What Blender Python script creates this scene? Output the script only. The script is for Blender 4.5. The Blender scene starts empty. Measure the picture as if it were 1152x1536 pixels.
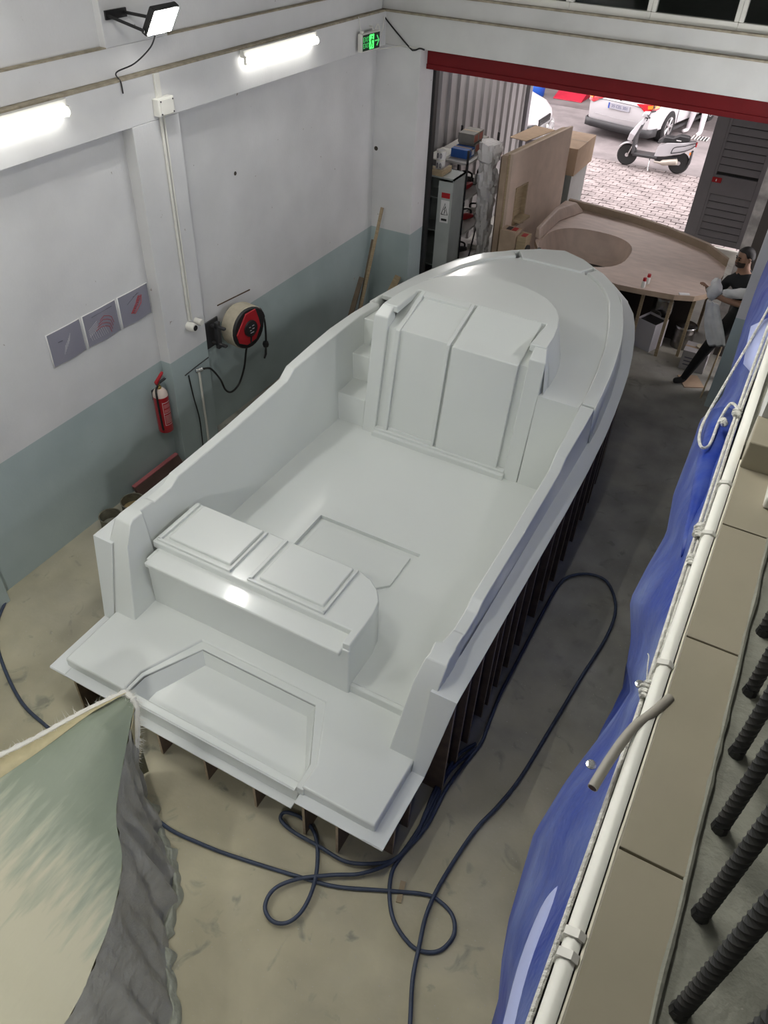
import bpy, bmesh, math, random
from mathutils import Vector, Matrix, noise as mnoise
random.seed(7)
sc = bpy.context.scene
COL = sc.collection
PI = math.pi

# ------------------------------------------------------------------ camera
cam_d = bpy.data.cameras.new('camera'); cam = bpy.data.objects.new('camera', cam_d); COL.objects.link(cam)
R0 = Vector((0.8782249, 0.4767172, 0.0382318)); R1 = Vector((0.3380012, -0.5621425, -0.7548185)); R2 = Vector((-0.3383433, 0.6758229, -0.6548185))
cam.matrix_world = Matrix(((R0[0], -R1[0], -R2[0], 0), (R0[1], -R1[1], -R2[1], 0), (R0[2], -R1[2], -R2[2], 5.2), (0, 0, 0, 1)))
cam_d.sensor_fit = 'VERTICAL'; cam_d.sensor_height = 36; cam_d.lens = 1165.87 / 1536 * 36
cam_d.clip_start = 0.05; cam_d.clip_end = 300
sc.camera = cam
# ------------------------------------------------------------------ world and exposure
w = bpy.data.worlds.new('overcast_sky'); sc.world = w; w.use_nodes = True
bg = w.node_tree.nodes['Background']; bg.inputs[0].default_value = (1.0, 0.93, 0.95, 1); bg.inputs[1].default_value = 5.0
sc.view_settings.view_transform = 'Standard'; sc.view_settings.look = 'None'; sc.view_settings.gamma = 1
sc.view_settings.exposure = 0.0
sc.view_settings.use_curve_mapping = False
TUBE_W = 10.0      # emission strength of the fluorescent tubes
SIDE_W = 120.0       # flood lamps under the gallery edge
FLOOD_FILL_W = 150.0  # added fill flood on the near left wall
CEIL2_FILL_W = 26.0  # added fill tube for the floor right of the boat
SIDE_NEAR_FILL_W = 700.0  # added near flood that lifts the lower left wall
CEIL_FILL_W = 158.0          # added fill tubes over the stern
GALLERY_FILL_W = 5.0   # added gallery tubes that brighten the tiled sill
FLOOD_W = 150.0     # emission strength of the flood lamp glass

# ------------------------------------------------------------------ materials
MATS = {}
def mat(name, col, rough=0.6, metal=0.0, var=0.0, scale=6.0, bump=0.0, bscale=40.0, col2=None, spec=0.5, coat=0.0, emit=None, estr=0.0, alpha=1.0, trans=0.0, detail=5.0, stretch=None, crough=.03, lo=.35, hi=.68):
    if name in MATS: return MATS[name]
    m = bpy.data.materials.new(name); m.use_nodes = True; MATS[name] = m
    nt = m.node_tree; b = nt.nodes['Principled BSDF']
    b.inputs['Base Color'].default_value = (*col, 1); b.inputs['Roughness'].default_value = rough; b.inputs['Metallic'].default_value = metal
    b.inputs['Specular IOR Level'].default_value = spec; b.inputs['Coat Weight'].default_value = coat; b.inputs['Coat Roughness'].default_value = crough
    b.inputs['Alpha'].default_value = alpha; b.inputs['Transmission Weight'].default_value = trans
    if emit: b.inputs['Emission Color'].default_value = (*emit, 1); b.inputs['Emission Strength'].default_value = estr
    tc = nt.nodes.new('ShaderNodeTexCoord'); src = tc.outputs['Object']
    if stretch:
        mp = nt.nodes.new('ShaderNodeMapping'); mp.inputs['Scale'].default_value = stretch; nt.links.new(src, mp.inputs[0]); src = mp.outputs[0]
    if var or col2:
        n = nt.nodes.new('ShaderNodeTexNoise'); n.inputs['Scale'].default_value = scale; n.inputs['Detail'].default_value = detail
        nt.links.new(src, n.inputs['Vector'])
        r = nt.nodes.new('ShaderNodeValToRGB'); r.color_ramp.elements[0].position = lo; r.color_ramp.elements[1].position = hi
        c2 = col2 if col2 else tuple(c * (1 - var) for c in col)
        r.color_ramp.elements[0].color = (*c2, 1); r.color_ramp.elements[1].color = (*col, 1)
        nt.links.new(n.outputs['Fac'], r.inputs[0]); nt.links.new(r.outputs[0], b.inputs['Base Color'])
    if bump:
        n2 = nt.nodes.new('ShaderNodeTexNoise'); n2.inputs['Scale'].default_value = bscale; n2.inputs['Detail'].default_value = 4
        nt.links.new(src, n2.inputs['Vector'])
        bp = nt.nodes.new('ShaderNodeBump'); bp.inputs['Strength'].default_value = bump; bp.inputs['Distance'].default_value = 0.02
        nt.links.new(n2.outputs['Fac'], bp.inputs['Height']); nt.links.new(bp.outputs[0], b.inputs['Normal'])
    return m

def wall_mat():
    m = bpy.data.materials.new('two_tone_wall_paint'); m.use_nodes = True; nt = m.node_tree; b = nt.nodes['Principled BSDF']
    g = nt.nodes.new('ShaderNodeNewGeometry'); sp = nt.nodes.new('ShaderNodeSeparateXYZ'); nt.links.new(g.outputs['Position'], sp.inputs[0])
    n = nt.nodes.new('ShaderNodeTexNoise'); n.inputs['Scale'].default_value = 1.7; n.inputs['Detail'].default_value = 8; nt.links.new(g.outputs['Position'], n.inputs['Vector'])
    gt = nt.nodes.new('ShaderNodeMath'); gt.operation = 'GREATER_THAN'; gt.inputs[1].default_value = 1.2; nt.links.new(sp.outputs['Z'], gt.inputs[0])
    r1 = nt.nodes.new('ShaderNodeValToRGB'); r1.color_ramp.elements[0].position = .3; r1.color_ramp.elements[1].position = .7
    r1.color_ramp.elements[0].color = (.62, .62, .625, 1); r1.color_ramp.elements[1].color = (.72, .72, .725, 1)
    r2 = nt.nodes.new('ShaderNodeValToRGB'); r2.color_ramp.elements[0].position = .3; r2.color_ramp.elements[1].position = .7
    r2.color_ramp.elements[0].color = (.365, .44, .445, 1); r2.color_ramp.elements[1].color = (.43, .51, .515, 1)
    nt.links.new(n.outputs['Fac'], r1.inputs[0]); nt.links.new(n.outputs['Fac'], r2.inputs[0])
    mx = nt.nodes.new('ShaderNodeMix'); mx.data_type = 'RGBA'
    nt.links.new(gt.outputs[0], mx.inputs[0]); nt.links.new(r2.outputs[0], mx.inputs[6]); nt.links.new(r1.outputs[0], mx.inputs[7])
    # small chips and stains with their own shape
    n3 = nt.nodes.new('ShaderNodeTexNoise'); n3.inputs['Scale'].default_value = 14; n3.inputs['Detail'].default_value = 3; nt.links.new(g.outputs['Position'], n3.inputs['Vector'])
    r3 = nt.nodes.new('ShaderNodeValToRGB'); r3.color_ramp.elements[0].position = .74; r3.color_ramp.elements[1].position = .765
    nt.links.new(n3.outputs['Fac'], r3.inputs[0])
    mx2 = nt.nodes.new('ShaderNodeMix'); mx2.data_type = 'RGBA'; mx2.inputs[7].default_value = (.36, .33, .30, 1)
    nt.links.new(r3.outputs[0], mx2.inputs[0]); nt.links.new(mx.outputs[2], mx2.inputs[6]); nt.links.new(mx2.outputs[2], b.inputs['Base Color'])
    b.inputs['Roughness'].default_value = .72; b.inputs['Specular IOR Level'].default_value = .3
    n2 = nt.nodes.new('ShaderNodeTexNoise'); n2.inputs['Scale'].default_value = 45; nt.links.new(g.outputs['Position'], n2.inputs['Vector'])
    bp = nt.nodes.new('ShaderNodeBump'); bp.inputs['Strength'].default_value = .12; bp.inputs['Distance'].default_value = .01
    nt.links.new(n2.outputs['Fac'], bp.inputs['Height']); nt.links.new(bp.outputs[0], b.inputs['Normal'])
    return m

def floor_mat():
    m = bpy.data.materials.new('dusty_concrete'); m.use_nodes = True; nt = m.node_tree; b = nt.nodes['Principled BSDF']
    g = nt.nodes.new('ShaderNodeNewGeometry'); pos = g.outputs['Position']
    def nz(s, d, dist=0.0):
        n = nt.nodes.new('ShaderNodeTexNoise'); n.inputs['Scale'].default_value = s; n.inputs['Detail'].default_value = d; n.inputs['Distortion'].default_value = dist
        nt.links.new(pos, n.inputs['Vector']); return n.outputs['Fac']
    def ramp(f, a, ca, c, cb):
        r = nt.nodes.new('ShaderNodeValToRGB'); r.color_ramp.elements[0].position = a; r.color_ramp.elements[1].position = c
        r.color_ramp.elements[0].color = (*ca, 1); r.color_ramp.elements[1].color = (*cb, 1); nt.links.new(f, r.inputs[0]); return r.outputs[0]
    def mix(f, a, c):
        x = nt.nodes.new('ShaderNodeMix'); x.data_type = 'RGBA'; nt.links.new(f, x.inputs[0])
        for i, v in ((6, a), (7, c)):
            if isinstance(v, tuple): x.inputs[i].default_value = (*v, 1)
            else: nt.links.new(v, x.inputs[i])
        return x.outputs[2]
    sp = nt.nodes.new('ShaderNodeSeparateXYZ'); nt.links.new(pos, sp.inputs[0])
    # paler yellowish tone on the stern half of the floor, darker grey further in
    mr = nt.nodes.new('ShaderNodeMapRange'); mr.inputs[1].default_value = 4.6; mr.inputs[2].default_value = 1.6; nt.links.new(sp.outputs['Y'], mr.inputs[0])
    ad = nt.nodes.new('ShaderNodeMath'); ad.operation = 'ADD'; nt.links.new(mr.outputs[0], ad.inputs[0])
    sb = nt.nodes.new('ShaderNodeMath'); sb.operation = 'MULTIPLY_ADD'; sb.inputs[1].default_value = 1.1; sb.inputs[2].default_value = -.55; nt.links.new(nz(1.3, 6, .6), sb.inputs[0])
    nt.links.new(sb.outputs[0], ad.inputs[1]); cl = nt.nodes.new('ShaderNodeClamp'); nt.links.new(ad.outputs[0], cl.inputs[0])
    grey = ramp(nz(3, 8), .3, (.25, .245, .22), .7, (.38, .37, .335))
    yellow_tone = ramp(nz(2.2, 9, .3), .3, (.42, .385, .265), .7, (.57, .525, .365))
    c = mix(cl.outputs[0], grey, yellow_tone)
    c = mix(ramp(nz(5, 6, 1.0), .60, (0, 0, 0), .72, (.65, .65, .65)), c, (.19, .20, .17))
    c = mix(ramp(nz(60, 2), .70, (0, 0, 0), .73, (1, 1, 1)), c, (.5, .48, .42))
    nt.links.new(c, b.inputs['Base Color']); b.inputs['Roughness'].default_value = .62; b.inputs['Specular IOR Level'].default_value = .35
    bp = nt.nodes.new('ShaderNodeBump'); bp.inputs['Strength'].default_value = .15; bp.inputs['Distance'].default_value = .01
    nt.links.new(nz(30, 5), bp.inputs['Height']); nt.links.new(bp.outputs[0], b.inputs['Normal'])
    return m

M_WALL = wall_mat(); M_FLOOR = floor_mat()
M_WHITE = mat('white_wall_paint', (.66, .66, .65), .7, var=.10, scale=2.5, bump=.1)
M_LEDGE = mat('dusty_ledge', (.42, .37, .28), .9, var=.35, scale=14, bump=.3)
M_GEL = mat('glossy_white_gelcoat', (.715, .745, .722), .30, spec=.5, coat=.45, var=.02, scale=1.5, crough=.10)
M_FLANGE = mat('white_flange_gelcoat', (.72, .75, .745), .3, coat=.4, var=.03, scale=2, crough=.12)
M_MDF = mat('brown_mdf', (.44, .33, .24), .75, var=.15, scale=9, bump=.05)
M_RIB = mat('brown_faced_plywood', (.145, .10, .075), .5, var=.35, scale=12)
M_RIBEDGE = mat('raw_plywood_edge', (.45, .36, .26), .8, var=.2, scale=30)  # paler than the rib faces
M_BLACK = mat('black_plastic', (.012, .012, .013), .45)
M_DARK = mat('dark_grey_metal', (.06, .06, .065), .45, metal=.3, var=.2)
M_RED = mat('red_paint', (.42, .012, .018), .4, var=.15, scale=8)
M_REDBOX = mat('dark_red_shutter_box', (.165, .006, .009), .55, var=.12, scale=5, spec=.25)
M_PVC = mat('white_pvc', (.74, .73, .68), .4, var=.06)
M_GREYMET = mat('grey_green_sheet_metal', (.30, .33, .32), .4, metal=.2, var=.12, scale=5)
M_STEEL = mat('bright_steel', (.6, .6, .6), .25, metal=1.0)
M_TAN = mat('tan_wood', (.45, .35, .22), .7, var=.25, scale=10, stretch=(1, 1, 8))
M_CARD = mat('cardboard', (.50, .36, .25), .8, var=.1, scale=8)
M_BLUEH = mat('blue_rubber_hose', (.055, .075, .125), .5, var=.3, scale=20)
M_TARP = mat('blue_tarpaulin', (.13, .18, .40), .42, col2=(.006, .032, .27), scale=4, detail=12, bump=.9, bscale=7, lo=.44, hi=.78, spec=.35)
M_TARPL = mat('pale_tarp_back', (.42, .47, .76), .6, var=.1, scale=8)
M_ROPE = mat('white_braided_rope', (.78, .77, .72), .8, var=.25, scale=60, bump=.6, bscale=120)
M_TILE = mat('beige_floor_tile', (.37, .335, .255), .35, var=.08, scale=6)
M_GROUT = mat('grey_mortar', (.30, .30, .255), .85, var=.25, scale=15, bump=.4, bscale=30)
M_IRON = mat('black_wrought_iron', (.035, .035, .037), .38, metal=.3, spec=.6)
M_GLASS = bpy.data.materials.new('thin_window_glass'); M_GLASS.use_nodes = True
_nt = M_GLASS.node_tree; _nt.nodes.clear()
_o = _nt.nodes.new('ShaderNodeOutputMaterial'); _m = _nt.nodes.new('ShaderNodeMixShader'); _t = _nt.nodes.new('ShaderNodeBsdfTransparent'); _g = _nt.nodes.new('ShaderNodeBsdfGlossy'); _f = _nt.nodes.new('ShaderNodeFresnel')
_t.inputs[0].default_value = (.80, .84, .82, 1); _g.inputs['Roughness'].default_value = .03; _f.inputs[0].default_value = 1.45
_nt.links.new(_f.outputs[0], _m.inputs[0]); _nt.links.new(_t.outputs[0], _m.inputs[1]); _nt.links.new(_g.outputs[0], _m.inputs[2]); _nt.links.new(_m.outputs[0], _o.inputs[0])
M_RUBBER = mat('black_rubber', (.02, .02, .02), .8)
M_CARW = mat('white_car_paint', (.56, .545, .555), .3, coat=.4)
M_CORR = mat('pale_corrugated_sheet', (.36, .345, .345), .42, metal=.15, var=.12, scale=2)
M_GATE = mat('charcoal_aluminium', (.19, .18, .195), .5, metal=.0, var=.08)

# ------------------------------------------------------------------ mesh builder
class MB:
    def __init__(s): s.bm = bmesh.new()
    def box(s, x0, x1, y0, y1, z0, z1, M=None):
        vs = [s.bm.verts.new((x, y, z)) for z in (z0, z1) for y in (y0, y1) for x in (x0, x1)]
        for f in ((0, 2, 3, 1), (4, 5, 7, 6), (0, 1, 5, 4), (2, 6, 7, 3), (0, 4, 6, 2), (1, 3, 7, 5)): s.bm.faces.new([vs[i] for i in f])
        if M is not None:
            for v in vs: v.co = M @ v.co
        return s
    def loft(s, rings, closed=True, caps=True, smooth=False):
        vr = [[s.bm.verts.new(p) for p in r] for r in rings]; n = len(rings[0])
        for a, b in zip(vr, vr[1:]):
            for i in range(n if closed else n - 1):
                j = (i + 1) % n
                try: s.bm.faces.new((a[i], a[j], b[j], b[i]))
                except ValueError: pass
        if caps and closed:
            for r in (vr[0][::-1], vr[-1]):
                try: s.bm.faces.new(r)
                except ValueError: pass
        return s
    def prism(s, pts, d0, d1, axis='z', sc1=None):
        def P(p, d):
            return {'z': (p[0], p[1], d), 'x': (d, p[0], p[1]), 'y': (p[0], d, p[1])}[axis]
        q = sc1 if sc1 else pts
        return s.loft([[P(p, d0) for p in pts], [P(p, d1) for p in q]])
    def tube(s, pts, r, n=8, caps=True):
        pts = [Vector(p) for p in pts]; rings = []; up = None
        for i, p in enumerate(pts):
            t = (pts[min(i + 1, len(pts) - 1)] - pts[max(i - 1, 0)]).normalized()
            if up is None:
                up = Vector((0, 0, 1)) if abs(t.z) < .9 else Vector((1, 0, 0))
            up = (up - t * up.dot(t))
            if up.length < 1e-4: up = t.orthogonal()
            up.normalize(); sd = t.cross(up)
            rr = r[i] if isinstance(r, (list, tuple)) else r
            rings.append([p + (up * math.cos(2 * PI * k / n) + sd * math.sin(2 * PI * k / n)) * rr for k in range(n)])
        return s.loft(rings, caps=caps)
    def lathe(s, prof, c=(0, 0, 0), n=20, axis='z', caps=True, M=None):
        rings = []
        for r, h in prof:
            ring = []
            for k in range(n):
                a = 2 * PI * k / n; p = (r * math.cos(a), r * math.sin(a), h)
                p = {'z': p, 'x': (h, p[0], p[1]), 'y': (p[0], h, p[1])}[axis]
                v = Vector((p[0] + c[0], p[1] + c[1], p[2] + c[2])); ring.append(M @ v if M is not None else v)
            rings.append(ring)
        return s.loft(rings, caps=caps)
    def grid(s, rows, thick=0.0):
        s.loft(rows, closed=False, caps=False)
        return s
def smoothpath(pts, n=6):
    pts = [Vector(p) for p in pts]; out = []
    for i in range(len(pts) - 1):
        p0, p1, p2, p3 = pts[max(i - 1, 0)], pts[i], pts[i + 1], pts[min(i + 2, len(pts) - 1)]
        for k in range(n):
            t = k / n
            out.append(.5 * ((2 * p1) + (p2 - p0) * t + (2 * p0 - 5 * p1 + 4 * p2 - p3) * t * t + (3 * p1 - p0 - 3 * p2 + p3) * t ** 3))
    out.append(pts[-1]); return out

def obj(name, mb, m, parent=None, bevel=0.0, smooth=False, seg=2, world=True, solid=0.0, sharp=40, subsurf=0):
    """link one mesh object; with a parent the mesh is given in world coordinates and moved into the parent's frame"""
    bm = mb.bm
    bmesh.ops.recalc_face_normals(bm, faces=bm.faces)
    me = bpy.data.meshes.new(name)
    if parent is not None and world:
        root = parent
        while root.parent: root = root.parent
        bm.transform(Matrix.Translation(-root.location))
    elif parent is None and world:
        # origin at the base centre of the thing
        xs = [v.co for v in bm.verts]
        o = Vector(((min(v.x for v in xs) + max(v.x for v in xs)) / 2, (min(v.y for v in xs) + max(v.y for v in xs)) / 2, min(v.z for v in xs)))
        bm.transform(Matrix.Translation(-o))
    if smooth or bevel:
        for f in bm.faces: f.smooth = True
        if not bevel:
            for e in bm.edges:
                if len(e.link_faces) == 2 and e.calc_face_angle(0) > math.radians(sharp): e.smooth = False
    bm.to_mesh(me); bm.free()
    o2 = bpy.data.objects.new(name, me); COL.objects.link(o2)
    for mm in (m if isinstance(m, (list, tuple)) else [m]): me.materials.append(mm)
    if parent is not None: o2.parent = parent
    elif world: o2.location = o
    if solid:
        s = o2.modifiers.new('solid', 'SOLIDIFY'); s.thickness = solid; s.offset = 0
    if subsurf:
        s = o2.modifiers.new('sub', 'SUBSURF'); s.levels = subsurf; s.render_levels = subsurf
    if bevel:
        b = o2.modifiers.new('bevel', 'BEVEL'); b.width = bevel; b.segments = seg; b.limit_method = 'ANGLE'; b.angle_limit = math.radians(25); b.harden_normals = True
    return o2
def thing(name, label, cat, loc=(0, 0, 0), rz=0.0, group=None):
    o = bpy.data.objects.new(name, None); o.empty_display_size = .1; COL.objects.link(o); o.location = loc; o.rotation_euler = (0, 0, rz)
    o['label'] = label; o['category'] = cat
    if group: o['group'] = group
    return o
def tag(o, label, cat, group=None):
    o['label'] = label; o['category'] = cat
    if group: o['group'] = group
    return o
def struct(name, mb, m, label=None, cat=None, parent=None, **k):
    o = obj(name, mb, m, parent, **k)
    if parent is None:
        o['kind'] = 'structure'
        if label: o['label'] = label; o['category'] = cat
    return o
def text_part(name, body, size, m, parent, M, extrude=.0008):
    cu = bpy.data.curves.new(name, 'FONT'); cu.body = body; cu.size = size; cu.align_x = 'CENTER'; cu.align_y = 'CENTER'; cu.extrude = extrude
    t = bpy.data.objects.new(name, cu); COL.objects.link(t)
    dg = bpy.context.evaluated_depsgraph_get(); me = bpy.data.meshes.new_from_object(t.evaluated_get(dg))
    bpy.data.objects.remove(t); me.name = name; me.transform(M)
    o = bpy.data.objects.new(name, me); COL.objects.link(o); me.materials.clear(); me.materials.append(m); o.parent = parent
    return o
def dup(root, loc, rz=None, label=None):
    r = root.copy(); COL.objects.link(r); r.location = loc
    if rz is not None: r.rotation_euler = (0, 0, rz)
    if label: r['label'] = label
    for ch in list(root.children):
        c = ch.copy(); COL.objects.link(c); c.parent = r
        for g in list(ch.children):
            d = g.copy(); COL.objects.link(d); d.parent = c
    return r

# ================================================================== SETTING
XW = -5.06                                    # face of the recessed left wall panels
struct('floor', MB().box(-5.4, 3.2, -2.6, 14.64, -.12, 0), M_FLOOR, 'dusty concrete workshop floor under the boat', 'floor')
struct('wall_left', MB().box(-5.4, XW, -2.6, 9.9, 0, 6.4), M_WALL, 'left wall with white paint above a blue-grey band', 'wall')
t1 = MB()
t1.box(XW - .01, -4.94, 5.0, 5.57, 0, 3.36)                     # pilaster between the two recessed panels
t1.box(XW - .01, -4.94, -2.6, 2.62, 0, 3.36)
struct('trim_1', t1, M_WALL, 'wall pilaster beside the fire extinguisher', 'pilaster', bevel=.006)
t2 = MB().box(XW - .01, -4.94, -2.6, 9.3, 3.36, 3.7)
struct('trim_2', t2, M_WALL, 'concrete beam along the left wall under the lamps', 'beam', bevel=.006)
t3 = MB().box(XW - .01, -5.0, -2.6, 9.3, 3.715, 3.92)
t3.box(XW - .01, -5.0, 4.92, 5.62, 3.92, 6.3)
struct('trim_3', t3, M_WALL, 'upper wall band and pilaster behind the flood lamp', 'beam', bevel=.006)
for i, (y0, y1) in enumerate(((-2.6, 4.92), (5.62, 9.3))):
    struct('trim_%d' % (4 + i), MB().box(XW - .012, -4.998, y0, y1, 3.918, 3.926), M_LEDGE)
struct('trim_6', MB().box(-5.02, -4.938, -2.6, 9.3, 3.699, 3.716), M_LEDGE)
# back wall: corner column, door beam, upper wall
struct('trim_7', MB().box(-5.3, -4.47, 9.28, 9.76, 0, 3.37), M_WALL, 'corner column with chipped edges beside the doorway', 'column', bevel=.006)
struct('trim_8', MB().box(-5.3, .3, 9.28, 9.76, 3.37, 3.70), M_WHITE, 'white concrete beam above the doorway', 'beam', bevel=.006)
struct('trim_9', MB().box(-5.02, .3, 9.255, 9.4, 3.699, 3.716), M_LEDGE)
struct('trim_10', MB().box(-5.3, .3, 9.33, 9.76, 3.716, 3.90), M_WHITE)
struct('wall_back', MB().box(-5.3, .3, 9.45, 9.76, 5.0, 6.4), M_WHITE, 'upper back wall above the window row', 'wall')
struct('trim_11', MB().box(-.227, .12, 9.2, 9.62, 0, 3.37), M_WALL, 'right-hand doorway column beside the blue tarp', 'column', bevel=.006)
struct('trim_12', MB().box(-4.47, -4.43, 9.66, 9.76, 0, 3.37), M_BLACK, 'black shutter guide rail on the doorway column', 'rail')
M_CEIL = mat('dark_grey_roof_sheet', (.16, .16, .155), .7, var=.15)
struct('ceiling', MB().box(-5.4, 3.2, -2.6, 9.9, 6.4, 6.5), M_CEIL, 'dark grey workshop ceiling', 'ceiling')
struct('wall_front', MB().box(-5.4, 3.2, -2.75, -2.6, 0, 6.5), M_CEIL)
struct('wall_right', MB().box(3.2, 3.35, -2.75, 9.9, 0, 6.5), M_CEIL)
struct('trim_13', MB().box(.3, 3.2, 9.45, 9.76, 0, 6.5), M_CEIL)
# window row over the door
xs = [-5.0 + .0, -4.53, -3.68, -2.83, -1.98, -1.13, -.28, .3]
for i in range(7):
    a, b = xs[i], xs[i + 1]
    fr = MB()
    fr.box(a, b, 9.36, 9.44, 3.9, 3.985); fr.box(a, b, 9.36, 9.44, 4.92, 5.0)
    fr.box(a, a + .045, 9.36, 9.44, 3.985, 4.92); fr.box(b - .045, b, 9.36, 9.44, 3.985, 4.92)
    wn = struct('window_%d' % (i + 1), fr, M_PVC, 'white framed window above the doorway, number %s from the left corner' % ['one', 'two', 'three', 'four', 'five', 'six', 'seven'][i], 'window', bevel=.008)
    obj('pane', MB().box(a + .045, b - .045, 9.395, 9.402, 3.985, 4.92), M_GLASS, wn)
struct('trim_14', MB().box(-5.0, .3, 9.31, 9.36, 3.895, 3.915), M_LEDGE)
# red roller-shutter box
rs = thing('roller_shutter_box', 'dark red roller shutter box across the top of the doorway', 'shutter', (-2.4, 9.55, 3.14))
obj('housing', MB().prism([(9.46, 3.2), (9.46, 3.345), (9.7, 3.345), (9.7, 3.15), (9.5, 3.15)], -4.47, -.2, 'x'), M_REDBOX, rs, bevel=.006)
obj('lower_lip', MB().box(-4.47, -.2, 9.448, 9.47, 3.145, 3.20), M_REDBOX, rs, bevel=.004)
# annex beyond the doorway
co = []
yy = 9.76; zz0, zz1 = 0, 3.6
prof = []
while yy < 14.6:
    for dy, dx in ((0, 0), (.15, 0), (.175, .035), (.27, .035), (.295, 0)):
        prof.append((-4.93 + dx, yy + dy))
    yy += .32
mbw = MB().grid([[(x, y, zz0) for x, y in prof], [(x, y, zz1) for x, y in prof]])
struct('wall_annex_left', mbw, M_CORR, 'pale corrugated metal wall beyond the doorway', 'wall', solid=.004)
struct('wall_annex_right', MB().box(-.50, -.38, 10.62, 14.5, 0, 3.6), mat('stained_white_plaster', (.55, .52, .50), .8, var=.5, scale=7), 'stained white wall behind the standing man', 'wall')
struct('wall_annex_end', MB().box(-.38, .6, 10.62, 10.74, 0, 3.6), mat('dark_brown_boarding', (.07, .06, .055), .8))
struct('roof_annex', MB().box(-5.1, .6, 9.76, 14.62, 3.6, 3.7), M_GREYMET)
struct('trim_15', MB().box(-4.93, -4.83, 14.5, 14.62, 0, 3.6), M_GATE, 'dark steel post at the end of the corrugated wall', 'post')
struct('trim_16', MB().box(-8, -4.93, 14.55, 14.62, 0, 3.4), M_CORR)
struct('trim_17', MB().box(-4.83, -.4, 14.5, 14.62, 3.45, 3.6), M_GATE)
ur = MB(); ur.box(-5.3, .6, 14.4, 14.6, 3.72, 6.4); ur.box(-5.4, -5.3, 9.76, 14.6, 3.72, 6.4); ur.box(.6, .7, 9.76, 14.6, 3.72, 6.4); ur.box(-5.4, .7, 9.76, 14.6, 6.4, 6.5)  # closed dark box added to cut daylight through the windows
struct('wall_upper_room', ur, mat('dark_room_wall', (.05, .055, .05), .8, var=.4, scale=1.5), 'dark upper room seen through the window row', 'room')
# ---- street
struct('ground_street', MB().box(-16, 9, 18.4, 22.3, -.12, -.004), mat('worn_asphalt', (.24, .212, .21), .85, var=.35, scale=2.2, bump=.2), 'worn asphalt strip where the white car stands', 'road')
struct('ground_bed', MB().box(-16, 9, 14.64, 18.4, -.14, -.03), mat('paver_sand', (.26, .22, .21), .95, var=.3))
pv = MB()
py = 14.66; row = 0
while py < 18.38:
    px = -8.2 + (row % 2) * .11
    while px < .6:
        jx, jy, jz = random.uniform(-.006, .006), random.uniform(-.005, .005), random.uniform(-.010, -.001)
        pv.box(px + jx, px + .205 + jx, py + jy, py + .112 + jy, -.03, .0 + jz)
        px += .22
    py += .125; row += 1
pvo = obj('paving_blocks', pv, mat('pinkish_concrete_paver', (.36, .31, .30), .85, var=.4, scale=2.5)); pvo['kind'] = 'stuff'; pvo['label'] = 'interlocking paving blocks in front of the gate'; pvo['category'] = 'paving'
# garage opposite
struct('ground_garage', MB().box(-16, 9, 22.3, 32, -.12, 0), mat('oily_garage_floor', (.17, .148, .145), .7, var=.4, scale=1.5))
struct('wall_garage_back', MB().box(-16, 9, 32, 32.2, 0, 7), mat('dark_garage_wall', (.10, .085, .085), .8, var=.3))
struct('roof_garage', MB().box(-16, 9, 24.5, 32.2, 4.2, 7.5), mat('dark_green_facade', (.022, .028, .02), .8, var=.6, scale=1.2))

# ================================================================== LAMPS
def tube_light(loc, length, label, side=1, group=None):
    """fluorescent batten along y; side=+1 faces +x"""
    t = thing('fluorescent_batten', label, 'lamp', loc, 0, group)
    b = obj('batten', MB().box(-.02 * 1, .02, 0, length, .012, .075), M_PVC, t, world=False, bevel=.004)
    for y in (0, length - .02): obj('end_cap', MB().box(-.012 + .03 * side, .012 + .03 * side + .02 * side * 0, y, y + .02, -.04, .03), M_PVC, t, world=False)
    em = mat('lit_fluorescent_tube', (.9, .9, .88), .4, emit=(1.0, .985, .92), estr=TUBE_W)
    obj('lit_tube', MB().lathe([(.028, .02), (.03, .03), (.03, length - .03), (.028, length - .02)], (.03 * side, 0, -.005), 14, 'y'), em, t, world=False, smooth=True)
    return t
tube_light((-4.905, 6.46, 3.63), 1.24, 'fluorescent tube lamp beside the green exit sign')
tube_light((-4.905, 3.1, 3.63), 1.24, 'fluorescent tube lamp at the left edge, above the paper drawings')
tube_light((-4.905, .3, 3.63), 1.24, 'fluorescent tube lamp on the left beam, outside the picture')
for y in (3.3, -.9):  # unseen tubes added to brighten the tiled sill
    t = thing('fluorescent_batten', 'fluorescent tube lamp on the gallery ceiling, outside the picture, %s' % ('far one' if y > 0 else 'near one'), 'lamp', (.85, y, 6.3))
    obj('batten', MB().box(-.03, .03, 0, 1.3, .03, .1), M_PVC, t, world=False)
    obj('lit_tube', MB().lathe([(.028, .02), (.03, .03), (.03, 1.27), (.028, 1.28)], (0, 0, 0), 14, 'y'), mat('lit_gallery_tube', (.9, .9, .88), .4, emit=(1.0, .985, .92), estr=GALLERY_FILL_W), t, world=False, smooth=True)
for y in (6.3, 8.2, -.9):  # the near flood is an added fill for the lower wall
    t = thing('flood_lamp', 'LED flood lamp under the gallery edge, outside the picture, %s' % ('far one' if y > 7 else 'middle one' if y > 0 else 'near one'), 'lamp', (-.06, y, 3.3))
    Mq = Matrix.Rotation(math.radians(12), 4, 'Y')
    obj('lamp_body', MB().box(-.05, 0, -.15, .15, -.105, .105, Mq), M_BLACK, t, world=False, bevel=.01)
    obj('lit_glass', MB().box(-.056, -.05, -.135, .135, -.092, .092, Mq), mat('lit_side_flood_glass' + ('' if y > 0 else '_near'), (1, 1, 1), .3, emit=(1.0, .99, .95), estr=SIDE_W if y > 0 else SIDE_NEAR_FILL_W), t, world=False)
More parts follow.
